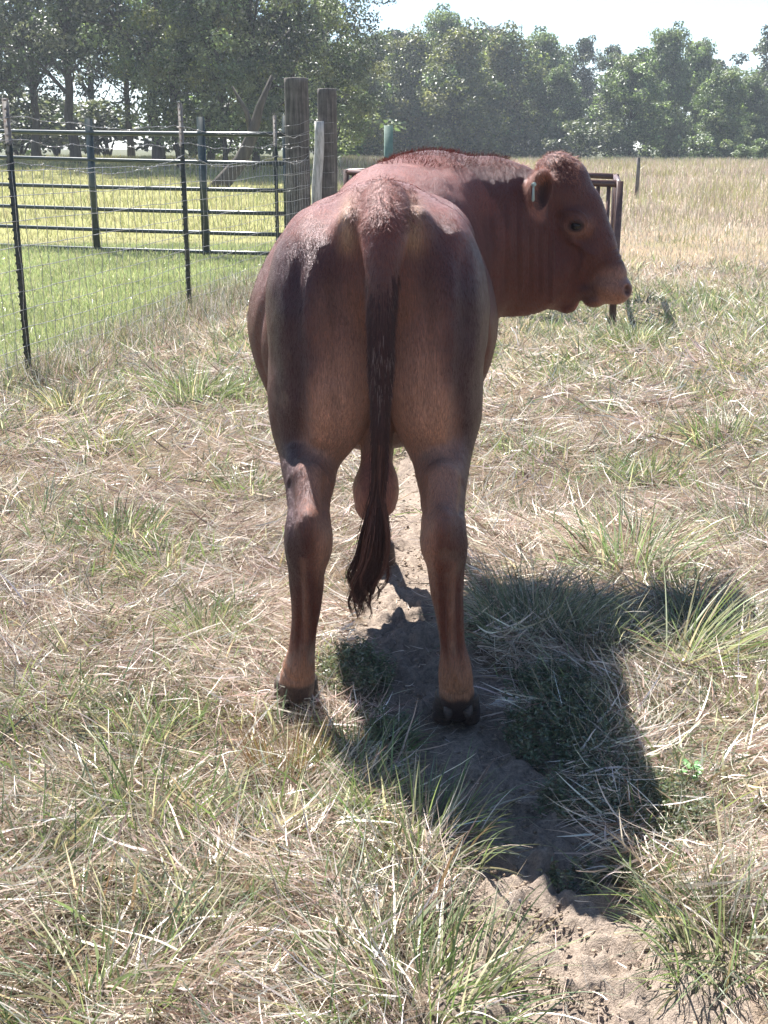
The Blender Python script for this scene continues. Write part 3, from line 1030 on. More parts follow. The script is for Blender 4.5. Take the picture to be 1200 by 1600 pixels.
def side(a, za, b, zb, nb, lowz=.42):
    L_ = np.linalg.norm(b - a); d = (b - a) / L_
    R = np.array([[d[0], -d[1], 0], [d[1], d[0], 0], [0, 0, 1]])
    for f in (0, 1):
        g = Geo()
        z0, z1 = (za - .025, zb - .025) if f == 0 else (lowz, lowz)
        g.tube([(a[0], a[1], z0), ((a[0] + b[0]) / 2, (a[1] + b[1]) / 2, (z0 + z1) / 2 - .004), (b[0], b[1], z1)], .030 if f == 0 else .024, 4)
        g.obj('rail', M_BROWN, feeder, False, FOO)
    for i in range(1, nb):
        t = i / nb
        q = a + (b - a) * t; zq = za + (zb - za) * t
        g = Geo(); g.box((q[0], q[1], (zq - .05 + lowz) / 2), (.026, .026, zq - .05 - lowz), R)
        g.obj('bar', M_BROWN, feeder, False, FOO)


side(c1, zt, c2, zt2, 31)
side(c1, zt, c4, zt + .02, 12)
side(c2, zt2, c3, zt2 + .02, 9)
side(c4, zt + .02, c3, zt2 + .02, 3)
for q, zq in corners:
    g = Geo(); g.box((q[0], q[1], zq / 2 - .06), (.058, .058, zq + .12), bev=.006)
    g.obj('corner_post', M_BROWN, feeder, False, FOO)
# ================================================================ TREES
m = NT("tree_bark")
nz = m.noise(1.0, 5, .65, mapscale=(9, 9, 1.6))
M_BARK = m.done(m.principled(m.ramp(nz, [(.3, (.035, .030, .026)), (.7, (.11, .095, .08))]), .9, .15, normal=m.bump(nz, .8, .03)))
M_LEAF = leaf_mat("tree_leaf", transl=.34, rough=.5, spec=.6, tint=(1.05, 1.12, .72))


def leaf_cloud(C, R, per, size, pal, seed, cv=.25):
    """leaves scattered in clumps round the centres C with radii R"""
    r = np.random.default_rng(seed)
    nC = len(C)
    k = np.maximum((per * (R / R.mean()) ** 2).astype(int), 4)
    ci = np.repeat(np.arange(nC), k); n = len(ci)
    d = r.normal(0, 1, (n, 3)); d /= np.linalg.norm(d, axis=1)[:, None]
    rad = R[ci] * r.uniform(.25, 1.0, n) ** .6
    P = C[ci] + d * rad[:, None] * np.array((1, 1, .72))
    nrm = d * .6 + r.normal(0, .7, (n, 3)) + np.array((0, 0, .5)); nrm /= np.linalg.norm(nrm, axis=1)[:, None]
    a = np.cross(nrm, r.normal(0, 1, (n, 3))); a /= np.linalg.norm(a, axis=1)[:, None]
    b = np.cross(nrm, a)
    s = size * r.uniform(.55, 1.25, n)[:, None]
    fold = nrm * s * .18
    V = np.stack([P - a * s * .5, P + b * s * .30 + fold, P + a * s * .55, P - b * s * .30 + fold], 1)
    F = np.arange(n * 4).reshape(n, 4)
    F = np.concatenate([F[:, [0, 1, 2]], F[:, [0, 2, 3]]])
    pal = np.asarray(pal)
    base = pal[r.integers(0, len(pal), nC)] * r.uniform(1 - cv, 1 + cv, (nC, 1))
    c = base[ci] * (r.uniform(.7, 1.2, (n, 1)) + 1.3 * (r.random((n, 1)) < .10))  # a random tenth of the leaves brightened to stand for glints
    return V.reshape(-1, 3), F, np.repeat(c, 4, 0)


def make_tree(name, H, cb, cr, ncl, per, leaf, pal, trunk_r, seed, label, group, nlimb=9, shape=1.0, lean=.0, clr=(.55, 1.0), lobes=5):
    """H height, cb crown base, cr crown radius; built about the origin"""
    r = np.random.default_rng(seed)
    root = thing(name, (0, 0, 0), label, 'tree', group)
    # trunk and limbs
    g = Geo()
    top = H * .86
    zs = np.linspace(-.3, top, 12)
    wx, wy = r.normal(0, .04 * cr, 12).cumsum() * .5, r.normal(0, .04 * cr, 12).cumsum() * .5
    pts = np.stack([wx + lean * zs, wy, zs], 1); pts[:2, :2] = 0
    rr = trunk_r * (1 - .85 * (zs.clip(0) / top) ** .9) * (1 + .35 * np.exp(-zs.clip(0) * 2.5))
    g.tube(pts, rr, 9)
    # crown: lobes, then clumps on and in the lobes
    LC, LR = [], []
    for i in range(lobes):
        t = (i + .5) / lobes
        z = cb + (H - cb) * (t * .86 + .07)
        wdt = cr * (math.sin(math.pi * min(1, (.16 + .80 * t) ** shape)) * .85 + .15) * (1.0 if t > .3 or cb > .5 else 1.15)
        for q in range(2 if t < .8 else 1):
            a = r.uniform(0, 6.28)
            rad_ = wdt * r.uniform(.30, .55) * (0 if (t > .8) else 1)
            LC.append((math.cos(a) * rad_ + lean * z, math.sin(a) * rad_, z + r.normal(0, .04 * H)))
            LR.append(wdt * r.uniform(.50, .72))
    LC, LR = np.array(LC), np.array(LR)
    ci = r.integers(0, len(LC), ncl)
    d = r.normal(0, 1, (ncl, 3)); d /= np.linalg.norm(d, axis=1)[:, None]
    Cc = LC[ci] + d * (LR[ci] * r.uniform(.55, 1.12, ncl))[:, None] * np.array((1, 1, min(1.25, (H - cb) / lobes / cr * 1.5 + .35)))
    Cc = Cc[(Cc[:, 2] > cb * .8) & (Cc[:, 2] < H * 1.03)]
    Rc = r.uniform(*clr, len(Cc))
    order = r.permutation(len(Cc))[:nlimb * 3]
    wob = 0
    for q, k in enumerate(order):
        e = Cc[k]
        h0 = np.clip(e[2] * r.uniform(.45, .8), cb * .55, top * .95)
        s0 = np.array([np.interp(h0, zs, pts[:, 0]), np.interp(h0, zs, pts[:, 1]), h0])
        r0 = np.interp(h0, zs, rr) * (.55 if q < nlimb else .25)
        mid = s0 * .5 + e * .5 + np.array((0, 0, .06 * H)) + r.normal(0, .03 * H, 3)
        ql = s0 * .8 + mid * .2 + r.normal(0, .01 * H, 3)
        g.tube([s0, ql, mid, mid * .4 + e * .6 + r.normal(0, .02 * H, 3), e], [r0, r0 * .85, r0 * .6, r0 * .4, r0 * .15], 6, caps=False)
    g.obj('trunk', M_BARK, root, True)
    V, F, C = leaf_cloud(Cc, Rc, per, leaf, pal, seed + 5)
    mesh_np('crown', V, F, M_LEAF, root, False, {'Col': C})
    return root


def copy_tree(o, loc, rz, s, label):
    c = o.copy(); COL.objects.link(c)
    c.location = loc; c.rotation_euler = (0, 0, rz); c.scale = s
    c['label'] = label
    for ch in o.children:
        d = ch.copy(); COL.objects.link(d); d.parent = c
        if 'label' in d: del d['label']
    return c


DARKL = [(.036, .050, .028), (.048, .066, .034), (.066, .084, .045), (.030, .042, .026), (.17, .18, .12)]
MIDL = [(.10, .14, .06), (.13, .165, .075), (.078, .108, .05), (.18, .21, .11)]
LITEL = [(.14, .19, .08), (.18, .225, .10), (.12, .165, .07), (.23, .26, .14)]
OLIVE = [(.16, .17, .065), (.13, .15, .055), (.20, .195, .085), (.11, .125, .048)]

GL = 'tall trees of the grove beyond the gate'
GR = 'trees of the wood edge across the field'
# near grove on the left: (px of the foot, Y, proto, scale, label)
tA = make_tree('oak_tree', 13.5, 3.0, 4.6, 125, 110, .17, DARKL, .22, 1, 'x', GL, clr=(.45, .95))
tB = make_tree('oak_tree', 12.0, 2.2, 4.0, 105, 120, .18, DARKL + MIDL[:2], .16, 2, 'x', GL, clr=(.45, .9))
tC = make_tree('oak_tree', 9.0, 1.0, 3.0, 105, 120, .17, MIDL + OLIVE[:2], .13, 3, 'x', GL, clr=(.4, .8))
rT = np.random.default_rng(9)
first = {id(tA): tA, id(tB): tB, id(tC): tC}
used = set()


def put(proto, px, Y, s, label, sxy=1.0, X=None, rz=None):
    x = W(px, 240, Y)[0] if X is None else X
    loc = (x, Y, float(terrain(x, Y)) - .05)
    rz = rT.uniform(0, 6.28) if rz is None else rz
    sc3 = (s * sxy, s * sxy, s)
    if id(proto) not in used:
        used.add(id(proto))
        proto.location = loc; proto.rotation_euler = (0, 0, rz); proto.scale = sc3; proto['label'] = label
        return proto
    return copy_tree(proto, loc, rz, sc3, label)


put(tB, -20, 55, 1.05, 'tree at the left edge of the photo behind the pipe gate')
put(tA, 57, 56, .95, 'dark tree with a slim trunk behind the near fence post')
put(tA, 118, 51, 1.0, 'tall dark tree between the left edge and the first gate upright')
put(tB, 205, 60, 1.1, 'tree with a thin dark trunk just left of the thickest trunk')
put(tA, 248, 50, 1.15, 'big dark tree with the thickest trunk behind the middle fence post')
put(tB, 330, 54, 1.0, 'leafy tree right of the thickest trunk')
put(tC, 280, 46, .85, 'low leafy tree in front of the thickest trunk')
put(tB, 400, 47, .95, 'broad leafy tree left of the timber posts')
put(tC, 352, 45, .80, 'small bushy tree low behind the gate')
put(tA, 470, 58, .90, 'dark tree rising behind the timber corner post')
put(tC, 455, 52, .95, 'bushy tree at the foot of the timber posts')
put(tC, 515, 60, 1.0, 'rounded tree at the right end of the grove')
put(tB, -160, 52, 1.0, 'tree of the grove beyond the left edge of the photo')
put(tA, 150, 72, 1.05, 'tree deep in the grove seen between the first trunks')
put(tB, 300, 76, 1.1, 'tree deep in the grove behind the leafy middle ones')
put(tA, 30, 78, 1.1, 'tree deep in the grove near the left edge')
put(tB, 430, 80, 1.05, 'tree deep in the grove behind the timber posts')

for px, Y, pr, lb in ((-330, 50, tB, 'tree of the grove left of the photo, nearest the gate'), (-480, 58, tA, 'dark tree of the grove well left of the photo'), (-640, 52, tB, 'second tree of the grove well left of the photo'),
                      (-820, 60, tA, 'far left dark tree of the grove, outside the photo'), (-1050, 55, tB, 'last tree of the grove on the left, outside the photo')):
    put(pr, px, Y, 1.05, lb)

# leaning dead trunk at the edge of the grove
p = W(352, 290, 37.0)
g = Geo()
g.tube([(-.35, 0, -.1), (.05, 0, .30), (.50, 0, .8), (.85, 0, 1.5), (1.1, 0, 2.3), (1.5, 0, 3.2)], [.25, .25, .22, .18, .12, .05], 10)
g.tube([(.85, 0, 1.5), (.7, .1, 2.2), (.3, .1, 2.9)], [.09, .07, .03], 8)
o = g.obj('leaning_trunk', M_BARK, None, True)
o.location = (p[0], 37.0, float(terrain(p[0], 37)))
tag(o, 'bare leaning brown tree trunk at the edge of the grove', 'tree')

# wood edge on the right
rA = make_tree('broadleaf_tree', 9.0, .1, 3.2, 210, 95, .25, MIDL, .16, 11, 'x', GR, clr=(.5, .95), lobes=6, shape=.9)
rB = make_tree('broadleaf_tree', 9.5, .1, 3.1, 210, 95, .25, LITEL + MIDL[:1], .15, 12, 'x', GR, clr=(.45, .9), lobes=6, shape=1.1)
rC = make_tree('broadleaf_tree', 8.5, .1, 3.6, 220, 95, .25, OLIVE + MIDL[:1], .17, 13, 'x', GR, clr=(.5, 1.0), lobes=5)
rD = make_tree('broadleaf_tree', 10.5, .8, 2.6, 120, 90, .26, DARKL + MIDL[:1], .16, 14, 'x', GR, clr=(.4, .8), lobes=7)
def topz(py, Y):
    return W(600, py, Y)[2]


for px, Y, pr, ty, sxy, lb in (
        (545, 84, rC, 70, 1.0, 'olive green tree of the wood edge just right of the timber posts'),
        (590, 92, rA, 40, 1.0, 'mid green tree behind the pale green pole'),
        (640, 86, rC, 55, .95, 'olive tree above the bull\'s shoulder, left of the tallest'),
        (690, 94, rB, 10, .85, 'tallest light topped tree above the bull\'s hump'),
        (725, 84, rC, 45, 1.05, 'wide olive green tree above the bull\'s neck'),
        (790, 88, rC, 50, 1.0, 'olive tree above the bull\'s poll'),
        (840, 96, rB, 45, .9, 'light green pointed tree behind the gap above the bull\'s head'),
        (868, 86, rA, 95, .9, 'shorter mid green tree right above the bull\'s head'),
        (905, 104, rD, 48, .85, 'dark narrow tree rising behind the light green ones'),
        (948, 100, rD, 62, .85, 'dark tree standing back at the dip in the skyline'),
        (985, 84, rB, 80, 1.15, 'broad bright green tree right of the bull\'s head'),
        (1040, 90, rB, 38, .8, 'light green tree with feathery twin tops'),
        (1085, 93, rA, 50, .75, 'mid green feathery tree beside the twin topped one'),
        (1120, 84, rB, 105, .95, 'low bright green tree before the right end of the wood'),
        (1165, 88, rA, 110, .95, 'low mid green tree near the right edge of the photo'),
        (1200, 104, rD, 30, 1.1, 'tall dark tree at the right edge of the photo'),
        (1260, 90, rA, 60, 1.1, 'mid green tree past the right edge of the photo'),
        (1330, 88, rC, 50, 1.1, 'olive tree well past the right edge of the photo'),
        (500, 95, rD, 40, 1.1, 'dark tree of the wood behind the gap at the timber posts'),
        (760, 106, rD, 30, 1.2, 'dark tree deep in the wood above the bull\'s neck'),
        (620, 108, rD, 35, 1.2, 'dark tree deep in the wood behind the pale green pole'),
        (1010, 108, rD, 70, 1.3, 'dark tree deep in the wood behind the broad bright one'),
        (1110, 110, rD, 85, 1.3, 'dark tree deep in the wood towards the right edge'),
        (870, 110, rD, 70, 1.2, 'dark tree deep in the wood above the bull\'s face')):
    x = W(px, 240, Y)[0]
    Hn = {id(rA): 9.0, id(rB): 9.5, id(rC): 8.5, id(rD): 10.5}[id(pr)]
    s = (topz(ty - 6, Y) - float(terrain(x, Y))) / Hn
    put(pr, px, Y, s, lb, sxy)

# low shrubs along the foot of the wood
rt = None
def make_shrub(seed, label, pal):
    r = np.random.default_rng(seed)
    root = thing('shrub', (0, 0, 0), label, 'shrub', 'shrubs along the foot of the wood')
    g = Geo()
    Cc = np.stack([r.normal(0, .9, 26), r.normal(0, .6, 26), r.uniform(.4, 2.3, 26)], 1)
    for c in Cc[:7]:
        g.tube([(0, 0, -.1), c * .5 + np.array((0, 0, .1)), c], [.05, .03, .01], 5, caps=False)
    g.obj('stems', M_BARK, root, True)
    V, F, C = leaf_cloud(Cc, r.uniform(.35, .75, 26), 70, .22, pal, seed)
    mesh_np('foliage', V, F, M_LEAF, root, False, {'Col': C})
    return root


sA = make_shrub(51, 'x', DARKL); sB = make_shrub(52, 'x', MIDL)
for px, Y, pr, s, lb in ((905, 80, sA, 1.0, 'dark shrub right behind the bull\'s face'),
                        (1098, 80, sB, .8, 'green shrub left of the small pale one'), (1162, 72, sB, .45, 'small pale green shrub standing out in the field edge'),
                        (1192, 76, sB, .6, 'low green shrub at the right edge of the photo')):
    put(pr, px, Y, s, lb, 1.3)
# undergrowth inside the left grove
for px, Y, pr, s, lb in ((30, 62, sA, 1.2, 'dark shrub between the leftmost trunks'), (170, 64, sA, 1.1, 'dark shrub between the dark trunks of the grove'), (300, 63, sB, 1.2, 'green shrub right of the thickest trunk'),
                        (380, 58, sA, 1.2, 'dark shrub low behind the small bushy tree'), (500, 66, sB, 1.2, 'green shrub behind the timber posts'), (90, 70, sB, 1.3, 'green shrub deep behind the near fence post')):
    put(pr, px, Y, s, lb, 1.6)
# ================================================================ THE BULL
# implicit-surface sculpting on a grid (smooth unions), turned into one mesh with openvdb
VX = 0.0065
G0 = np.array((-0.56, 2.72, -0.03))
GS = (np.array((1.04, 4.95, 1.66)) - G0) / VX
GS = GS.astype(int)
SD = np.full(GS, 0.12, np.float32)


def _region(lo, hi, pad):
    i0 = np.clip(((np.asarray(lo) - pad - G0) / VX).astype(int), 0, GS)
    i1 = np.clip(((np.asarray(hi) + pad - G0) / VX).astype(int) + 2, 0, GS)
    sl = tuple(slice(a, b) for a, b in zip(i0, i1))
    ax = [(np.arange(a, b) * VX + g).astype(np.float32) for a, b, g in zip(i0, i1, G0)]
    return sl, ax[0][:, None, None], ax[1][None, :, None], ax[2][None, None, :]


def _smin(a, b, k):
    h = np.maximum(k - np.abs(a - b), 0) / k
    return np.minimum(a, b) - h * h * h * k / 6


def _apply(sl, d, k, cut):
    if cut:
        SD[sl] = -_smin(-SD[sl], d, k)
    else:
        SD[sl] = _smin(SD[sl], d, k)


def rotm(rx=0, ry=0, rz=0):
    e = Matrix.Rotation(math.radians(rz), 3, 'Z') @ Matrix.Rotation(math.radians(ry), 3, 'Y') @ Matrix.Rotation(math.radians(rx), 3, 'X')
    return np.array(e)


def ell(c, r, rot=(0, 0, 0), k=0.06, cut=False):
    c = np.asarray(c, float); r = np.asarray(r, float)
    m = max(r)
    sl, X, Y, Z = _region(c - m, c + m, 0.0 if cut else 0.09)
    R = rotm(*rot).T
    x, y, z = X - c[0], Y - c[1], Z - c[2]
    q = [(R[i, 0] * x + R[i, 1] * y + R[i, 2] * z) / r[i] for i in range(3)]
    k0 = np.sqrt(q[0] ** 2 + q[1] ** 2 + q[2] ** 2)
    k1 = np.sqrt((q[0] / r[0]) ** 2 + (q[1] / r[1]) ** 2 + (q[2] / r[2]) ** 2) + 1e-6
    _apply(sl, k0 * (k0 - 1) / k1, k, cut)


def cone(a, b, ra, rb, k=0.03, cut=False, sq=(1, 1, 1)):
    """round cone from a to b; sq stretches the section along the axes"""
    a = np.asarray(a, float); b = np.asarray(b, float); s = np.asarray(sq, float)
    m = max(ra, rb) * max(s)
    sl, X, Y, Z = _region(np.minimum(a, b) - m, np.maximum(a, b) + m, 0.0 if cut else 0.07)
    a2, b2 = a / s, b / s
    ab = b2 - a2
    px, py, pz = X / s[0] - a2[0], Y / s[1] - a2[1], Z / s[2] - a2[2]
    t = np.clip((px * ab[0] + py * ab[1] + pz * ab[2]) / (ab @ ab), 0, 1)
    d = np.sqrt((px - t * ab[0]) ** 2 + (py - t * ab[1]) ** 2 + (pz - t * ab[2]) ** 2) - (ra + (rb - ra) * t)
    _apply(sl, d * min(s), k, cut)


def chain(pts, k=0.02, cut=False, sub=4):
    """smooth tapered limb through (point, radius) pairs, joined to the rest in one go"""
    Q = np.array([(*p, r) for p, r in pts])
    E = np.vstack([2 * Q[0] - Q[1], Q, 2 * Q[-1] - Q[-2]])
    out = []
    for i in range(1, len(E) - 2):
        p0, p1, p2, p3 = E[i - 1:i + 3]
        for j in range(sub):
            t = j / sub
            out.append(.5 * (2 * p1 + (p2 - p0) * t + (2 * p0 - 5 * p1 + 4 * p2 - p3) * t * t + (3 * p1 - p0 - 3 * p2 + p3) * t ** 3))
    out.append(Q[-1])
    out = np.array(out)
    m = out[:, 3].max()
    sl, X, Y, Z = _region(out[:, :3].min(0) - m, out[:, :3].max(0) + m, 0.0 if cut else 0.09)
    D = None
    for a, b in zip(out[:-1], out[1:]):
        ab = b[:3] - a[:3]
        px, py, pz = X - a[0], Y - a[1], Z - a[2]
        t = np.clip((px * ab[0] + py * ab[1] + pz * ab[2]) / (ab @ ab), 0, 1)
        d = np.sqrt((px - t * ab[0]) ** 2 + (py - t * ab[1]) ** 2 + (pz - t * ab[2]) ** 2) - (a[3] + (b[3] - a[3]) * t)
        D = d if D is None else np.minimum(D, d)
    _apply(sl, D, k, cut)


A = np.array
# ---- trunk
ell((-0.035, 3.80, 0.97), (0.395, 0.56, 0.395), k=0.10)           # barrel
ell((-0.02, 3.74, 1.12), (0.30, 0.62, 0.26), k=0.10)             # loin and back
ell((0.00, 3.36, 1.17), (0.235, 0.34, 0.225), k=0.10)             # rump
ell((0.00, 3.42, 1.30), (0.13, 0.36, 0.115), k=0.10)              # croup
ell((-0.14, 3.52, 1.24), (0.13, 0.14, 0.12), k=0.10)             # hip, left
ell((0.14, 3.52, 1.24), (0.12, 0.14, 0.12), k=0.10)              # hip, right
ell((0.10, 4.18, 1.06), (0.265, 0.36, 0.39), (0, 0, -10), k=0.12) # chest
ell((0.04, 4.14, 1.30), (0.19, 0.34, 0.16), (0, 0, -12), k=0.12) # withers
ell((0.17, 4.36, 1.325), (0.21, 0.24, 0.175), (0, 0, -25), k=0.10)
ell((0.38, 4.47, 1.33), (0.22, 0.12, 0.135), (0, 3, -8), k=0.08)  # hump and crest
ell((0.20, 4.36, 0.98), (0.22, 0.24, 0.27), (0, 0, -20), k=0.10)  # brisket
ell((0.27, 4.40, 1.18), (0.25, 0.19, 0.29), (0, 0, -10), k=0.09)  # neck root
ell((0.41, 4.45, 1.20), (0.22, 0.155, 0.265), (0, 0, 0), k=0.08)  # neck
ell((0.50, 4.44, 1.06), (0.19, 0.10, 0.15), (0, 0, 0), k=0.06)    # dewlap under the jaw
# ---- thighs
for s, cx in ((-1, -0.163), (1, 0.143)):
    ell((cx + s * (0.012 if s < 0 else -.004), 3.26, 1.06), (0.148, 0.235, 0.30), (0, 0, 0), k=0.06)
    ell((cx - s * 0.02, 3.17, 0.95), (0.125, 0.16, 0.27), (-4, 0, 0), k=0.05)
    ell((cx + s * 0.005, 3.24, 0.86), (0.122, 0.18, 0.20), (0, s * -5, 0), k=0.05)
ell((-0.195, 3.27, 0.87), (0.125, 0.19, 0.20), (0, 6, 0), k=0.06)
# ---- hind legs: (px of the centre, py, Y, radius)
L = [(482, 660, 3.26, .098), (484, 720, 3.14, .080), (483, 775, 3.02, .062), (481, 828, 2.93, .054), (480, 862, 2.92, .052),
     (479, 905, 2.95, .046), (478, 955, 2.97, .0375), (473, 1005, 2.98, .034), (467, 1045, 2.985, .045), (464, 1068, 3.00, .049), (463, 1090, 3.04, .050)]
Rr = [(690, 660, 3.24, .098), (690, 720, 3.12, .080), (692, 775, 3.00, .060), (694, 828, 2.90, .054), (696, 862, 2.89, .052),
      (698, 905, 2.90, .046), (702, 955, 2.90, .0375), (707, 1005, 2.90, .034), (711, 1045, 2.90, .044), (713, 1075, 2.91, .047), (714, 1098, 2.94, .050)]
for tb in (L, Rr):
    chain([(W(a, b, y), r) for a, b, y, r in tb], k=0.05)
for s, (hx, hy, Y) in ((-1, (481, 838, 2.86)), (1, (694, 838, 2.835))):   # point of the hock and its tendon
    p = W(hx, hy, Y)
    ell(p + A((0, 0.016, 0.015)), (0.026, 0.032, 0.050), k=0.04)
    for q in (-1, 1):
        ell(p + A((q * .030, .07, -.030)), (.022, .04, .045), k=.06)
    cone(p + A((0, 0.03, 0.02)), W(hx + s * -2, 745, Y + 0.13), 0.020, 0.040, k=0.07)
    cone(p + A((0.0, 0.03, -0.02)), W(hx + (0 if s < 0 else 12), 960, Y + 0.08), 0.024, 0.016, k=0.03)
    # hollows either side of the tendon
    for q in (-1, 1):
        cone(p + A((q * 0.055, 0.05, 0.06)), W(hx, 760, Y + 0.11) + A((q * 0.066, 0.03, 0)), 0.010, 0.012, k=0.045, cut=True)
# muscle groove down the outside of each thigh
# ---- hoof bulbs and dewclaws
for tb, f in ((L, WG(463, 1118)), (Rr, WG(714, 1139))):
    f = A((f[0], tb[-1][2], 0.0))
    for q in (-1, 1):
        ell(f + A((q * 0.026, 0.02, 0.062)), (0.031, 0.05, 0.034), k=0.012)
    top = W(*tb[-2][:3])
# ---- front legs
for fx, fy in ((-0.022, 4.20), (0.245, 4.22)):
    chain([((fx + 0.0, fy + .02, 0.86), .11), ((fx + (.01 if fx < .1 else 0), fy + .0, 0.64), .072), ((fx, fy, 0.42), .054), ((fx, fy, 0.36), .056),
           ((fx, fy + .01, 0.27), .038), ((fx, fy + .01, 0.17), .034), ((fx, fy + .01, 0.125), .045), ((fx, fy + .04, 0.075), .045)], k=0.03)
# ---- scrotum, between the thighs
ell(W(576, 772, 3.17) + A((0, 0, .005)), (0.048, 0.055, 0.085), k=0.02)
ell(W(598, 766, 3.17) + A((0, 0, .005)), (0.048, 0.055, 0.085), k=0.018)
cone(W(588, 735, 3.19), W(590, 650, 3.24), 0.047, 0.05, k=0.03)
# ---- groove between the buttocks, folds beside the tail
cone(W(592, 500, 2.955), W(590, 690, 2.98), 0.035, 0.05, k=0.06, cut=True)
for s in (-1, 1):
    x0 = 600 + s * 50
    ell(W(x0 + s * 2, 362, 3.10), (0.038, 0.050, 0.060), (0, 0, 0), k=0.08)      # pin bones
    chain([(W(x0 - s * 2, 352, 3.00), .006), (W(x0 - s * 6, 390, 2.985), .010), (W(x0 - s * 16, 440, 2.98), .012), (W(x0 - s * 24, 500, 2.98), .008)], k=0.02, cut=True)
# ---- tail
TAILPTS = [(600, 316, 3.16, .062), (601, 345, 3.075, .066), (600, 385, 3.01, .060), (598, 430, 2.970, .046), (596, 490, 2.945, .035),
           (595, 560, 2.935, .026), (594, 640, 2.94, .021), (594, 710, 2.96, .018), (592, 765, 2.97, .014)]
chain([(W(a, b, y), r) for a, b, y, r in TAILPTS], k=0.018)

# ---- head, in profile; HP turns a photo pixel into a point of the head's mid-plane
HY = 4.50


def HP(px, py, dy=0.0):
    u = (px - 880) / 100.0
    return W(px, py, HY - 0.045 * u) + A((0, dy, 0))


P1 = 0.00232
ell(HP(882, 305), (0.085, 0.105, 0.125), (0, 20, 0), k=0.05)     # cranium
ell(HP(874, 262), (0.066, 0.075, 0.055), (0, 15, 0), k=0.035)    # poll
ell(HP(860, 300), (0.07, 0.12, 0.10), k=0.05)
ell(HP(866, 385), (0.105, 0.105, 0.16), (0, -8, 0), k=0.05)      # cheek
ell(HP(868, 452), (0.10, 0.075, 0.075), (0, 0, 0), k=0.04)       # jaw
cone(HP(908, 322), HP(953, 430), 0.074, 0.062, k=0.05, sq=(1, 1.05, 1))
ell(HP(915, 400), (0.085, 0.085, 0.12), (0, 20, 0), k=0.04)
cone(HP(888, 275), HP(916, 330), 0.050, 0.052, k=0.04)       # forehead line
ell(HP(950, 449), (0.083, 0.080, 0.058), (0, 25, 0), k=0.025)    # muzzle
ell(HP(968, 452), (0.045, 0.076, 0.047), (0, 20, 0), k=0.02)
ell(HP(930, 468), (0.045, 0.06, 0.028), (0, -12, 0), k=0.02)      # upper lip
cone(HP(866, 452), HP(890, 474), 0.07, 0.032, k=0.03)            # lower jaw and chin
ell(HP(912, 452), (0.06, 0.062, 0.035), (0, 15, 0), k=0.03)
ell(HP(884, 480), (0.030, 0.046, 0.020), (0, -10, 0), k=0.012)
cone(HP(884, 463, -.075), HP(914, 474, -.075), 0.005, 0.009, k=0.012, cut=True)   # mouth
cone(HP(906, 484, .07), HP(908, 485, -.08), 0.010, 0.012, k=0.014, cut=True)
for s in (-1, 1):
    ell(HP(893, 347, s * .092), (0.055, 0.030, 0.048), (0, 25, 0), k=0.05)   # brow and lids
    ell(HP(892, 334, s * .100), (0.045, 0.018, 0.012), (0, 22, 0), k=0.035)
    ell(HP(893.5, 350, s * .124), (0.026, 0.020, 0.018), (0, 14, 0), k=0.007, cut=True)
    ell(HP(894, 343, s * .112), (0.027, 0.016, 0.008), (0, 12, 0), k=0.010)
    ell(HP(976, 451, s * .062), (0.015, 0.030, 0.020), (0, -20, 0), k=0.012, cut=True)   # nostrils
    cone(HP(925, 400, s * .075), HP(888, 372, s * .100), 0.008, 0.006, k=0.04)
# jaw and neck folds
for i, x in enumerate((836, 848, 822, 808)):
    cone(HP(x, 330 + i * 8, -0.155 + 0.0 * i), HP(x + 6, 465, -0.125), 0.007, 0.008, k=0.02)
# ears
ec = HP(833, 296, -0.165)
cone(HP(853, 286, -0.09), ec + A((0.01, 0.03, 0.0)), 0.034, 0.03, k=0.02)
ell(ec, (0.046, 0.062, 0.080), (8, 10, -25), k=0.015)
ell(ec + A((0.008, -0.044, -0.002)), (0.032, 0.060, 0.066), (8, 6, -25), k=0.006, cut=True)
ec2 = HP(866, 262, 0.17)
cone(HP(862, 280, 0.09), ec2, 0.034, 0.028, k=0.02)
ell(ec2 + A((0, .02, 0)), (0.045, 0.09, 0.035), (0, 0, 0), k=0.015)

# ---- polygonise
import openvdb
_g = openvdb.FloatGrid(0.12)
_g.copyFromArray(SD)
_pts, _tri, _qd = _g.convertToPolygons(isovalue=0.0, adaptivity=0.0)
BV = _pts.astype(np.float64) * VX + G0
BF = _qd.astype(np.int64)


def mesh_smooth(V, F, it=3, lam=0.5):
    e = np.vstack([F[:, [0, 1]], F[:, [1, 2]], F[:, [2, 3]], F[:, [3, 0]]])
    e = np.vstack([e, e[:, ::-1]])
    cnt = np.bincount(e[:, 0], minlength=len(V))[:, None]
    for _ in range(it):
        for f in (lam, -lam * 1.04):
            S = np.stack([np.bincount(e[:, 0], weights=V[e[:, 1], j], minlength=len(V)) for j in range(3)], 1)
            V = V + f * (S / np.maximum(cnt, 1) - V)
    return V


BV = mesh_smooth(BV, BF, 4)


def vnormals(V, F):
    n = np.cross(V[F[:, 2]] - V[F[:, 0]], V[F[:, 3]] - V[F[:, 1]])
    N = np.stack([np.bincount(F.ravel(), weights=np.repeat(n[:, j], 4), minlength=len(V)) for j in range(3)], 1)
    return N / (np.linalg.norm(N, axis=1)[:, None] + 1e-12)


BN = vnormals(BV, BF)


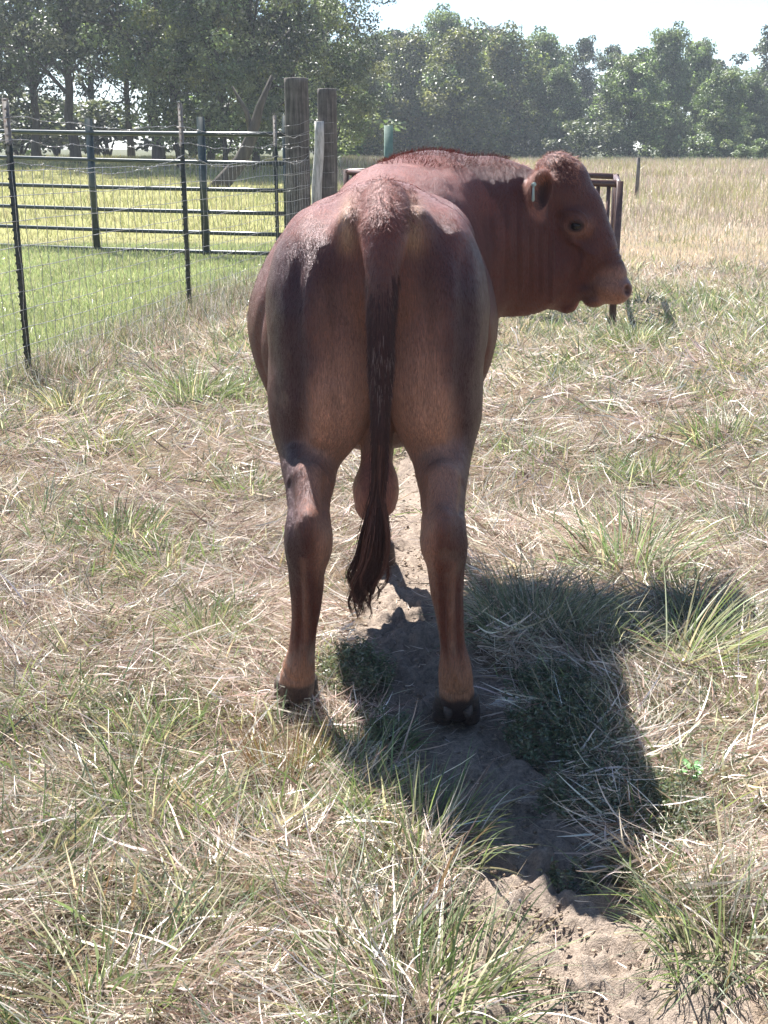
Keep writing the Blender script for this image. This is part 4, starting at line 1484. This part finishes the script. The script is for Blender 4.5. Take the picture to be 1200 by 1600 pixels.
def relief(V, N):
    """muscle breaks, skin folds and small unevenness along the normals"""
    x, y, z = V.T
    d = (fbm(x * 6, y * 6, z * 5, 3, 31) - .5) * .016 + (fbm(x * 16, y * 16, z * 13, 2, 32) - .5) * .005
    d *= np.where(z < .55, .35, 1) * np.where((x > .5), .45, 1)
    back = sstep(3.42, 3.2, y) * sstep(.70, .80, z) * sstep(.2, -.3, N[:, 1])

    def gr(c, w, a, zr, f=back):
        return -a * np.exp(-((x - c) / w) ** 2) * sstep(zr[0], zr[0] + .08, z) * sstep(zr[1], zr[1] - .1, z) * f
    bow = .025 * np.sin((z - .7) * 4)
    bow = bow + .02 * (fbm(z * 5, x * 0, octv=2, seed=38) - .5)
    d += gr(-.205 - bow, .024, .012, (.70, 1.30)) + gr(.185 + bow, .024, .012, (.70, 1.30))
    d -= gr(-.165 - bow, .035, .007, (.70, 1.25)) + gr(.148 + bow, .035, .007, (.70, 1.25))
    d += gr(-.110 - bow * .6, .015, .006, (.80, 1.28)) + gr(.094 + bow * .6, .015, .006, (.80, 1.28))
    # flank fold where thigh meets belly
    side = sstep(3.35, 3.5, y) * sstep(3.8, 3.6, y)
    d += -.012 * np.exp(-((y - 3.52 - .25 * (1 - z)) / .03) ** 2) * (np.abs(x) > .2) * sstep(1.2, 1.0, z) * sstep(.6, .75, z)
    # upright folds of skin between jaw and shoulder
    nk = (y > 3.95) & (N[:, 1] < .2)
    for px, w, a, zt in ((858, .006, .007, 1.36), (842, .007, .006, 1.30), (826, .006, .005, 1.34), (806, .008, .006, 1.40), (786, .010, .005, 1.40), (762, .012, .005, 1.42)):
        xc = W(px, 400, 4.36)[0] + .05 * (z - 1.15) ** 2 - .03 * (z - 1.15)
        d += nk * -a * np.exp(-((x - xc) / w) ** 2) * sstep(zt, zt - .1, z) * sstep(.95, 1.05, z)
        d += nk * a * .8 * np.exp(-((x - xc - .013) / (w * 1.2)) ** 2) * sstep(zt, zt - .1, z) * sstep(.95, 1.05, z)
    # edge of the cheek muscle, bridge of the nose, wrinkles round the muzzle
    hd = (x > .5) & (y > 3.95)
    c0 = W(872, 400, 4.36)
    rr = np.hypot((x - c0[0]) / 1.0, (z - c0[2]) / 1.45)
    d += hd * -.006 * np.exp(-((rr - .082) / .012) ** 2) * sstep(c0[0] - .03, c0[0] + .03, x)
    for k, q in enumerate((.098, .118, .136)):
        c1 = W(975, 452, 4.33)
        r2 = np.hypot(x - c1[0], z - c1[2])
        d += hd * -.0035 * np.exp(-((r2 - q) / .006) ** 2) * (z > c1[2] - .05)
    e1 = W(894, 350, 4.36)
    for q, a in ((.040, .004), (.055, .003)):
        r3 = np.hypot((x - e1[0]) / 1.25, z - e1[2])
        d += hd * -a * np.exp(-((r3 - q) / .005) ** 2)
    # tendons down the back of the lower hind legs, knobs at the hock, crease above the dewclaws
    lo = (y < 3.3) & (z > .12) & (z < .62)
    lc = np.where(x < 0, np.interp(z, [.12, .3, .5, .62], [-.222, -.205, -.198, -.200]), np.interp(z, [.12, .3, .5, .62], [.195, .175, .166, .163]))
    dx = x - lc
    d += lo * (-.0065 * np.exp(-((np.abs(dx) - .018) / .006) ** 2) + .006 * np.exp(-(dx / .009) ** 2)) * sstep(.15, .2, z) * sstep(.46, .40, z) * sstep(.1, -.4, N[:, 1])
    d += lo * .007 * (fbm(x * 40, y * 40, z * 9, 2, 37) - .5)
    d += (z < .2) * (y < 3.3) * -.004 * (.8 * np.exp(-((z - .118 - .3 * (x - lc) ** 2 / .05) / .006) ** 2)) * sstep(.3, -.3, N[:, 1])
    return V + N * d[:, None]


BV = relief(BV, BN)
BV = mesh_smooth(BV, BF, 1)
BN = vnormals(BV, BF)


def to_px(P):
    d = P - A((0, 0, CAM_Z))
    f = d[:, 1] * CP - d[:, 2] * SP
    u = d[:, 0] / f * FPX + 600
    v = 800 - (d[:, 1] * SP + d[:, 2] * CP) / f * FPX
    return u, v


def coat_colour(P, N):
    """coat colours by place on the body, some sunlit tones painted in"""
    x, y, z = P.T
    n1 = fbm(x * 9, y * 9, z * 9, 4, 3)
    n2 = fbm(x * 30, y * 30, z * 12, 3, 9)
    base = A((0.090, 0.026, 0.016))
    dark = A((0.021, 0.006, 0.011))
    tan = A((0.40, 0.215, 0.150))
    red = A((0.26, 0.085, 0.060))
    c = np.repeat(base[None], len(P), 0)

    def blend(c, col, w):
        w = np.clip(w, 0, 1)[:, None]
        return c * (1 - w) + col * w
    c = blend(c, red, 0.7 * sstep(1.15, 1.5, z + 0.25 * (n1 - .5)) * (y < 4.25))  # upper back lightened and reddened, painting in its sunlit sheen
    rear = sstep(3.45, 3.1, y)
    # dark outer thighs and gaskins; far left edge eased, painting in its sunlit tone
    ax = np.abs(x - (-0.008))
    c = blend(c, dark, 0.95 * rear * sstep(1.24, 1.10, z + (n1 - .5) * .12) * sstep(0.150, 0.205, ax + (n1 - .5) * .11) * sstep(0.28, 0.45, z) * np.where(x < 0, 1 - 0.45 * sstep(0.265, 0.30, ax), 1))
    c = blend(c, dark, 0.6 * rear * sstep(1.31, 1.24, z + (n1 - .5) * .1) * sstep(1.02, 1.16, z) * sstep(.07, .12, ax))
    # tan inside of the thighs
    tanw = rear * sstep(0.205, 0.13, ax + (n1 - .5) * .04 - 0.04 * sstep(1.0, .7, z)) * sstep(1.34, 1.0, z + (n1 - .5) * .2) * (0.45 + 0.55 * sstep(1.1, .85, z)) * sstep(.55, .72, z)
    c = blend(c, tan, 0.85 * tanw)
    # folds by the tail
    fold = rear * np.exp(-((ax - 0.083) / .022) ** 2) * sstep(1.22, 1.30, z) * sstep(1.42, 1.36, z)
    c = blend(c, A((.42, .27, .17)), fold * .8)
    # tan inner edges of the hind legs and pasterns
    legx = np.where(x < 0, -0.213, 0.168)
    inner = (x - legx) * np.sign(-x)
    c = blend(c, tan, 0.65 * (y < 3.4) * sstep(0.02, .06, inner) * sstep(.75, .6, z) * sstep(.3, .5, z))
    c = blend(c, A((.34, .17, .10)), 0.85 * (z < .35) * sstep(.24, .15, z + (n1 - .5) * .08))
    c = blend(c, A((.05, .035, .03)), sstep(.108, .088, z + (n2 - .5) * .03))
    # dried mud splashed on the lower legs, tan ridges of the tendons
    mud = sstep(.60, .74, fbm(x * 28, y * 28, z * 22, 4, 77)) * sstep(.52, .12, z)
    c = blend(c, A((.23, .175, .135)), .6 * mud)
    c = blend(c, A((.26, .13, .085)), .45 * (z < .5) * (y < 3.4) * np.exp(-((x - np.where(x < 0, -.208, .176)) / .010) ** 2) * sstep(.18, .25, z))
    mk = sstep(.66, .76, fbm(x * 19, y * 19, z * 15, 4, 78)) * rear * sstep(1.1, .9, z)
    c = blend(c, A((.20, .145, .11)), .30 * mk)
    # tail darker
    u, v = (x - 0.0), z
    tl = sstep(3.0, 2.96, y) * sstep(.058, .045, np.abs(x + .008)) * sstep(1.38, 1.0, z) * (z > .55)
    c = blend(c, A((.030, .012, .011)), .97 * tl)
    # head
    hd = (y > 3.9)
    e = HP(893, 350, -.1)
    re = np.hypot((x - e[0] - .012) / 1.0, (z - e[2]) / 1.0)
    re = np.hypot((x - e[0] - .018) / 1.0, (z - e[2] + .004) / .85) * (1 + .5 * (n1 - .5))
    c = blend(c, A((.19, .085, .055)), .6 * hd * sstep(.085, .02, re))
    lid = np.hypot((x - e[0]) / 1.3, z - e[2])
    c = blend(c, A((.33, .17, .11)), .35 * hd * np.exp(-((lid - .029) / .005) ** 2) * (z < e[2] + .01))
    c = blend(c, A((.03, .014, .012)), .9 * hd * sstep(.025, .020, lid))
    mo = HP(906, 480)
    c = blend(c, A((.38, .15, .13)), .8 * hd * sstep(.030, .012, np.hypot(x - mo[0], z - mo[2])))
    m = HP(962, 452)
    rm = np.hypot((x - m[0]) / 1.0, (z - m[2]) / .9)
    c = blend(c, A((.36, .19, .13)), .75 * hd * sstep(.125, .07, rm + (n1 - .5) * .03))
    m = HP(915, 455)
    rm = np.hypot(x - m[0], z - m[2])
    c = blend(c, A((.05, .02, .02)), .6 * hd * sstep(.05, .02, rm))
    m = HP(985, 452)
    rm = np.hypot(x - m[0], (z - m[2]))
    c = blend(c, A((.20, .12, .11)), .8 * hd * sstep(.05, .02, rm))
    er = np.linalg.norm((P - (ec + A((0.005, -.02, 0)))) / A((.045, .05, .078)), axis=1)
    rimw = hd * sstep(1.55, 1.2, er) * sstep(ec[1] + .02, ec[1] - .015, y)
    c = blend(c, A((.36, .155, .115)), .65 * rimw)  # ear rim tinted pale pink, a painted rim light
    c = blend(c, A((.035, .016, .015)), hd * sstep(1.0, .75, er))
    # scrotum skin
    sq = W(587, 770, 3.17)
    rs = np.linalg.norm((P - sq) / A((.1, .09, .13)), axis=1)
    c = blend(c, A((.36, .15, .115)), .85 * sstep(1.0, .85, rs))
    c *= (0.82 + 0.36 * n2)[:, None] * (0.88 + .24 * n1)[:, None]
    return c


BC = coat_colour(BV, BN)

m = NT("bull_coat")
at = m.n('ShaderNodeAttribute', attribute_name='Col')
geo = m.n('ShaderNodeNewGeometry'); sx = m.n('ShaderNodeSeparateXYZ'); m.l(geo.outputs['Normal'], sx.inputs[0])
upf = m.n('ShaderNodeMapRange'); upf.inputs[1].default_value = .45; upf.inputs[2].default_value = .85; m.l(sx.outputs['Z'], upf.inputs[0])
st_a = m.noise(1.0, 3, 0.6, mapscale=(300, 260, 30)); st_b = m.noise(1.0, 3, 0.6, mapscale=(300, 30, 260))
mf = m.n('ShaderNodeMix', data_type='FLOAT'); m.l(upf.outputs[0], mf.inputs[0]); m.l(st_a, mf.inputs[2]); m.l(st_b, mf.inputs[3]); st = mf.outputs[0]
fine = m.noise(1.0, 2, 0.5, mapscale=(900, 900, 160))
big = m.noise(14, 4, 0.6)
col = m.mix(at.outputs['Color'], m.ramp(st, [(0.3, (.55, .54, .54)), (0.7, (1.35, 1.3, 1.27))]), 1.0, 'MULTIPLY')
mx = m.n('ShaderNodeMath', operation='ADD')
m.l(st, mx.inputs[0]); m.l(fine, mx.inputs[1])
nrm = m.bump(mx.outputs[0], 0.9, 0.005)
nrm2 = m.n('ShaderNodeBump', i_Strength=0.25, i_Distance=0.02)
m.l(big, nrm2.inputs['Height']); m.l(nrm, nrm2.inputs['Normal'])
p = m.principled(col, 0.40, 0.7, normal=nrm2.outputs['Normal'], Sheen_Weight=0.0, Sheen_Roughness=0.3)
p.inputs['Sheen Tint'].default_value = (1, .75, .65, 1)
p.inputs['Specular Tint'].default_value = (1.0, .74, .80, 1)
M_COAT = m.done(p)

BX, BY = -0.01, 3.55
bull = thing('bull', (BX, BY, 0), 'dark red bull seen from behind with its head turned right, standing on the dirt path', 'bull')
BO = (BX, BY, 0)
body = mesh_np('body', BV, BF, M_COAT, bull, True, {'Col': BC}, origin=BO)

# ---- hooves: two claws on each foot, one mesh per foot
m = NT("hoof_horn")
nz = m.noise(1.0, 3, 0.6, mapscale=(40, 40, 160))
M_HOOF = m.done(m.principled(m.ramp(nz, [(.3, (.022, .015, .013)), (.7, (.085, .055, .042))]), 0.6, 0.35, normal=m.bump(nz, .5, .004)))
m = NT("eye_wet")
M_EYE = m.done(m.principled((.008, .005, .005), 0.18, 0.35))
m = NT("tag_plastic")
M_TAG = m.done(m.principled((.36, .44, .40), 0.45, 0.4))


def hoof(c, w=0.0325, ln=0.066, h=0.080, yaw=0.0):
    """cloven hoof: claws widen to the ground and slope at the toe (toe points +Y)"""
    g = Geo()
    for q in (-1, 1):
        rings = []
        N = 14
        for (z, sc_, sh) in ((0.0, 1.0, 0.0), (0.006, 1.03, 0.0), (h * .5, .93, -.010), (h, .80, -.024), (h + .012, .6, -.03)):
            a = np.arange(N) * 2 * math.pi / N
            rx = w * sc_ * np.cos(a)
            ry = ln * sc_ * np.sin(a)
            rx = np.where(rx * q < 0, rx * .82, rx)
            ry = np.where(ry > 0, ry * 1.15, ry * .8)
            rx = rx * (1 - .30 * np.clip(ry / ln, 0, 1) ** 2)
            rings.append(np.stack([q * (w + .001) + rx, ry + sh, np.full(N, z)], 1))
        V = np.vstack(rings)
        F = []
        for i in range(4):
            for j in range(N):
                k = (j + 1) % N
                F += [i * N + j, i * N + k, (i + 1) * N + k, (i + 1) * N + j]
        n_ = [4] * (4 * N) + [N, N]
        F += list(range(N))[::-1] + [4 * N + j for j in range(N)]
        g.add(V, F, n_)
    cy, sy = math.cos(yaw), math.sin(yaw)
    g.v = [np.stack([v[:, 0] * cy - v[:, 1] * sy, v[:, 0] * sy + v[:, 1] * cy, v[:, 2]], 1) + A((c[0], c[1], 0.002)) for v in g.v]
    return g.obj('hoof', M_HOOF, bull, True, BO)


for c in ((W(*L[-1][:3])[0], 3.055), (W(*Rr[-1][:3])[0], 2.965), (-0.022, 4.26), (0.245, 4.28)):
    hoof(c)
# dewclaws
for tb in (L, Rr):
    p0 = W(*tb[-1][:3])
    for q in (-1, 1):
        g = Geo()
        pts = [p0 + A((q * .024, -.035, .012)), p0 + A((q * .027, -.058, -.004)), p0 + A((q * .027, -.066, -.022))]
        g.tube(pts, [.015, .013, .005], 10)
        g.obj('dewclaw', M_HOOF, bull, True, BO)

# ---- eyes
for s in (-1, 1):
    c = HP(893.5, 350, s * .099)
    N, Mr = 20, 12
    th = np.linspace(0, math.pi, Mr); ph = np.arange(N) * 2 * math.pi / N
    V = np.array([(math.sin(t) * math.cos(p_), math.sin(t) * math.sin(p_), math.cos(t)) for t in th for p_ in ph]) * A((.021, .020, .017)) + c
    F = [x for i in range(Mr - 1) for j in range(N) for x in (i * N + j, (i + 1) * N + j, (i + 1) * N + (j + 1) % N, i * N + (j + 1) % N)]
    mesh_np('eye', V, F, M_EYE, bull, True, nper=[4] * ((Mr - 1) * N), origin=BO)

# ---- pale ear tag hanging inside the near ear
t0 = ec + A((-0.026, -0.048, 0.022))
g = Geo()
g.add(*tube_geo([t0 + A((0, 0, 0)), t0 + A((0.002, -.012, 0.002))], .008, 10))
prof = [(-.003, .0), (.003, .0), (.004, -.010), (.007, -.050), (.004, -.056), (-.004, -.056), (-.007, -.050), (-.004, -.010)]
V = [t0 + A((x * .8, -.012 + dy, z)) for dy in (0, .0025) for x, z in prof]
F = list(range(8))[::-1] + list(range(8, 16)); n_ = [8, 8]
for j in range(8):
    k = (j + 1) % 8
    F += [j, k, 8 + k, 8 + j]; n_.append(4)
g.add(np.array(V), F, n_)
tag(g.obj('ear_tag', M_TAG, bull, False, BO), 'small pale tag hanging in the near ear')

# ---- hair: strands are thin curved ribbons
m = NT("hair_strand")
at = m.n('ShaderNodeAttribute', attribute_name='Col')
p = m.principled(at.outputs['Color'], 0.6, 0.42)
p.inputs['Specular Tint'].default_value = (1.0, .78, .82, 1)
M_HAIR = m.done(p)


def ribbons(P, D, Nn, length, width, segs, droop, col, curl=0.0, wave=0.0, seed=0):
    """P roots, D initial directions, Nn surface normals; returns verts, faces, colours"""
    r = np.random.default_rng(seed)
    n = len(P)
    length = np.broadcast_to(length, (n,)); width = np.broadcast_to(width, (n,))
    side = np.cross(D, Nn); side /= np.linalg.norm(side, axis=1)[:, None] + 1e-9
    pos = P.copy(); d = D.copy()
    V = np.zeros((n, segs + 1, 2, 3), np.float32)
    ph = r.uniform(0, 6.28, n)
    for i in range(segs + 1):
        t = i / segs
        w = width * (1 - t) ** .6 * .5 + width * .05
        off = (np.sin(ph + t * 9) * wave * t)[:, None] * side
        V[:, i, 0] = pos + off - side * w[:, None]
        V[:, i, 1] = pos + off + side * w[:, None]
        d = d + droop / segs + r.normal(0, curl / segs, (n, 3))
        d /= np.linalg.norm(d, axis=1)[:, None]
        pos = pos + d * (length / segs)[:, None]
    idx = np.arange(n * (segs + 1) * 2).reshape(n, segs + 1, 2)
    F = np.stack([idx[:, :-1, 0], idx[:, :-1, 1], idx[:, 1:, 1], idx[:, 1:, 0]], -1).reshape(-1, 4)
    C = np.repeat(col, (segs + 1) * 2, 0)
    return V.reshape(-1, 3), F, C


def coat_dir(P, N):
    """lie of the hair: back and down the body, down the legs"""
    x, y, z = P.T
    d = np.zeros_like(P)
    d[:, 1] = -0.8 * sstep(3.0, 3.5, y) - .1
    d[:, 2] = -0.35 - 0.6 * sstep(3.6, 3.1, y)
    d[:, 0] = np.where(y < 3.3, 0.25 * np.sign(x) * sstep(.5, .9, z) * .4, 0)
    hd = (x > .45) & (y > 4.0)
    d[hd] = (.35, -.1, -.8)
    d -= N * np.sum(d * N, 1)[:, None]
    return d / (np.linalg.norm(d, axis=1)[:, None] + 1e-9)


# coat: short flat hairs over the skin that shows from around the camera
r = np.random.default_rng(11)
area_ok = (BV[:, 2] > .12)
cand = np.where(area_ok & (((BN[:, 1] < .35)) | (BN[:, 2] > .1)))[0]
pick = r.choice(cand, 190000, replace=True)
P = BV[pick] + r.normal(0, VX * .45, (len(pick), 3)); P -= BN[pick] * np.sum((P - BV[pick]) * BN[pick], 1)[:, None]
N_ = BN[pick]
inear = (np.linalg.norm((P - ec) / A((.06, .08, .1)), axis=1) < 1)
ineye = np.linalg.norm(P - HP(893.5, 350, -.10), axis=1) < .032
nos = np.linalg.norm(P - HP(982, 451, -.03), axis=1) < .05
onl = np.linalg.norm((P - W(587, 760, 3.17)) / A((.1, .1, .13)), axis=1) < 1
keep = ~(inear | ineye | nos | onl)
P, N_, pk = P[keep], N_[keep], pick[keep]
D = coat_dir(P, N_) + N_ * .22 + r.normal(0, .13, P.shape)
D /= np.linalg.norm(D, axis=1)[:, None]
leg = P[:, 2] < .62
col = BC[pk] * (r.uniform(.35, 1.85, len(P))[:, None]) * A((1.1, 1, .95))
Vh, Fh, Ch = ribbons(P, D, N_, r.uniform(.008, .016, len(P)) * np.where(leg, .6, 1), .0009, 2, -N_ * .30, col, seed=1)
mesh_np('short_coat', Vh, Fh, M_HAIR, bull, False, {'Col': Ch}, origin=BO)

# crest, poll and tailhead: longer rough hair
def tuft(name, mask, n, ln, up, colr, wd=.0013, seed=3, curl=.5, bias=(0, 0, 0), label=None):
    r = np.random.default_rng(seed)
    pick = r.choice(np.where(mask)[0], n)
    P = BV[pick] + r.normal(0, .003, (n, 3)); N_ = BN[pick]
    D = coat_dir(P, N_) * .6 + N_ * up + A(bias) + r.normal(0, .22, P.shape)
    D /= np.linalg.norm(D, axis=1)[:, None]
    c = A(colr) * r.uniform(.5, 1.5, n)[:, None]
    V_, F_, C_ = ribbons(P, D, N_, r.uniform(ln * .5, ln, n), wd, 3, A((0, 0, -.35)), c, curl=curl, seed=seed)
    mesh_np(name, V_, F_, M_HAIR, bull, False, {'Col': C_}, origin=BO)


x, y, z = BV.T
u_, v_ = to_px(BV)
tuft('crest_hair', (y > 4.05) & (u_ > 590) & (u_ < 835) & (v_ < 262) & (BN[:, 2] > .55), 3600, .026, .30, (.17, .040, .030), bias=(.15, 0, .25))
tuft('poll_hair', (y > 4.2) & (u_ > 835) & (u_ < 905) & (v_ < 285) & (z > 1.38), 5000, .024, .30, (.24, .09, .055), seed=4)
tuft('tailhead_hair', (y < 3.3) & (np.abs(x) < .085) & (z > 1.31) & (BN[:, 1] < .3), 6500, .020, .10, (.16, .06, .045), seed=5, curl=.6, wd=.0009)
rim = (np.linalg.norm((BV - ec) / A((.065, .08, .10)), axis=1) < 1) & (y < ec[1] - .005)
tuft('ear_hair', rim, 2200, .018, .6, (.36, .15, .10), seed=6, wd=.0008)

# ---- tail switch: locks of long wavy hair
r = np.random.default_rng(21)
locks = []
CT = [(593, 690, 2.935), (592, 760, 2.935), (586, 830, 2.93), (577, 890, 2.93), (568, 930, 2.93), (560, 975, 2.93)]
NL = 44
Vs, Fs, Cs, off_ = [], [], [], 0
for li in range(NL):
    a = r.uniform(0, 6.28); rad = r.uniform(.2, 1)
    end = r.uniform(.62, 1.0) if li > 3 else 1.0
    hs = r.integers(28, 50)
    ts = np.linspace(0, end, 26)
    k = ts * (len(CT) - 1)
    ii = np.clip(k.astype(int), 0, len(CT) - 2); fr = (k - ii)[:, None]
    CP_ = np.array([W(*c) for c in CT])
    cen = CP_[ii] * (1 - fr) + CP_[ii + 1] * fr
    spread = np.interp(ts, [0, .25, .42, .65, 1], [.004, .010, .040, .046, .020])
    ph = r.uniform(0, 6.28); fq = r.uniform(9, 18); am = r.uniform(.003, .011)
    wob = am * np.sin(ph + ts * fq) * (.3 + 2.0 * sstep(.4, .9, ts))
    cen = cen + np.stack([math.cos(a) * spread * rad + wob, math.sin(a) * spread * rad * .5, 0 * ts], 1)
    colr = A((.030, .012, .010)) if r.random() < .6 else A((.085, .035, .026))
    for h_ in range(hs):
        j = r.normal(0, 1, 3) * A((.0055, .004, .006))
        tp = np.clip(1.1 - ts / end * .75, .25, 1)
        e2 = r.uniform(.85, 1.0)
        nn = int(26 * e2)
        pts = cen[:nn] + j * tp[:nn, None] + r.normal(0, .0006, (nn, 3))
        w = .0011 * np.linspace(1, .35, nn)
        ang = r.uniform(0, 3.14); sd = A((math.cos(ang), math.sin(ang) * .6, 0))
        V_ = np.stack([pts - sd * w[:, None], pts + sd * w[:, None]], 1).reshape(-1, 3)
        id_ = np.arange(nn * 2).reshape(nn, 2) + off_
        Fs.append(np.stack([id_[:-1, 0], id_[:-1, 1], id_[1:, 1], id_[1:, 0]], -1))
        Vs.append(V_); Cs.append(np.repeat((colr * r.uniform(.6, 1.5))[None], nn * 2, 0)); off_ += nn * 2
# short hair along the tail stem, swept down
tm = np.where((r.random(len(z)) < sstep(1.30, 1.0, z)) & (z < 1.3) & (y < 3.0) & (np.abs(x) < .05) & (z > .62) & (z < 1.22) & (BN[:, 1] < .2) & (y < 2.965))[0]
pick = r.choice(tm, 9000); P = BV[pick]; N_ = BN[pick]
D = A((0, 0, -1.0)) + N_ * .12 + r.normal(0, .10, P.shape); D /= np.linalg.norm(D, axis=1)[:, None]
V_, F_, C_ = ribbons(P, D, N_, r.uniform(.025, .05, len(P)), .0015, 3, A((0, 0.02, -.2)), A((.030, .012, .010)) * r.uniform(.4, 2.4, len(P))[:, None] + A((.20, .16, .15)) * ((r.random(len(P)) < .10) & (np.abs(P[:, 2] - .99) < .13 * r.random(len(P))))[:, None], seed=8)
Vs.append(V_); Fs.append(F_ + off_); Cs.append(C_)
mesh_np('tail_switch', np.vstack(Vs), np.vstack(Fs), M_HAIR, bull, False, {'Col': np.vstack(Cs)}, origin=BO)
build_haze()
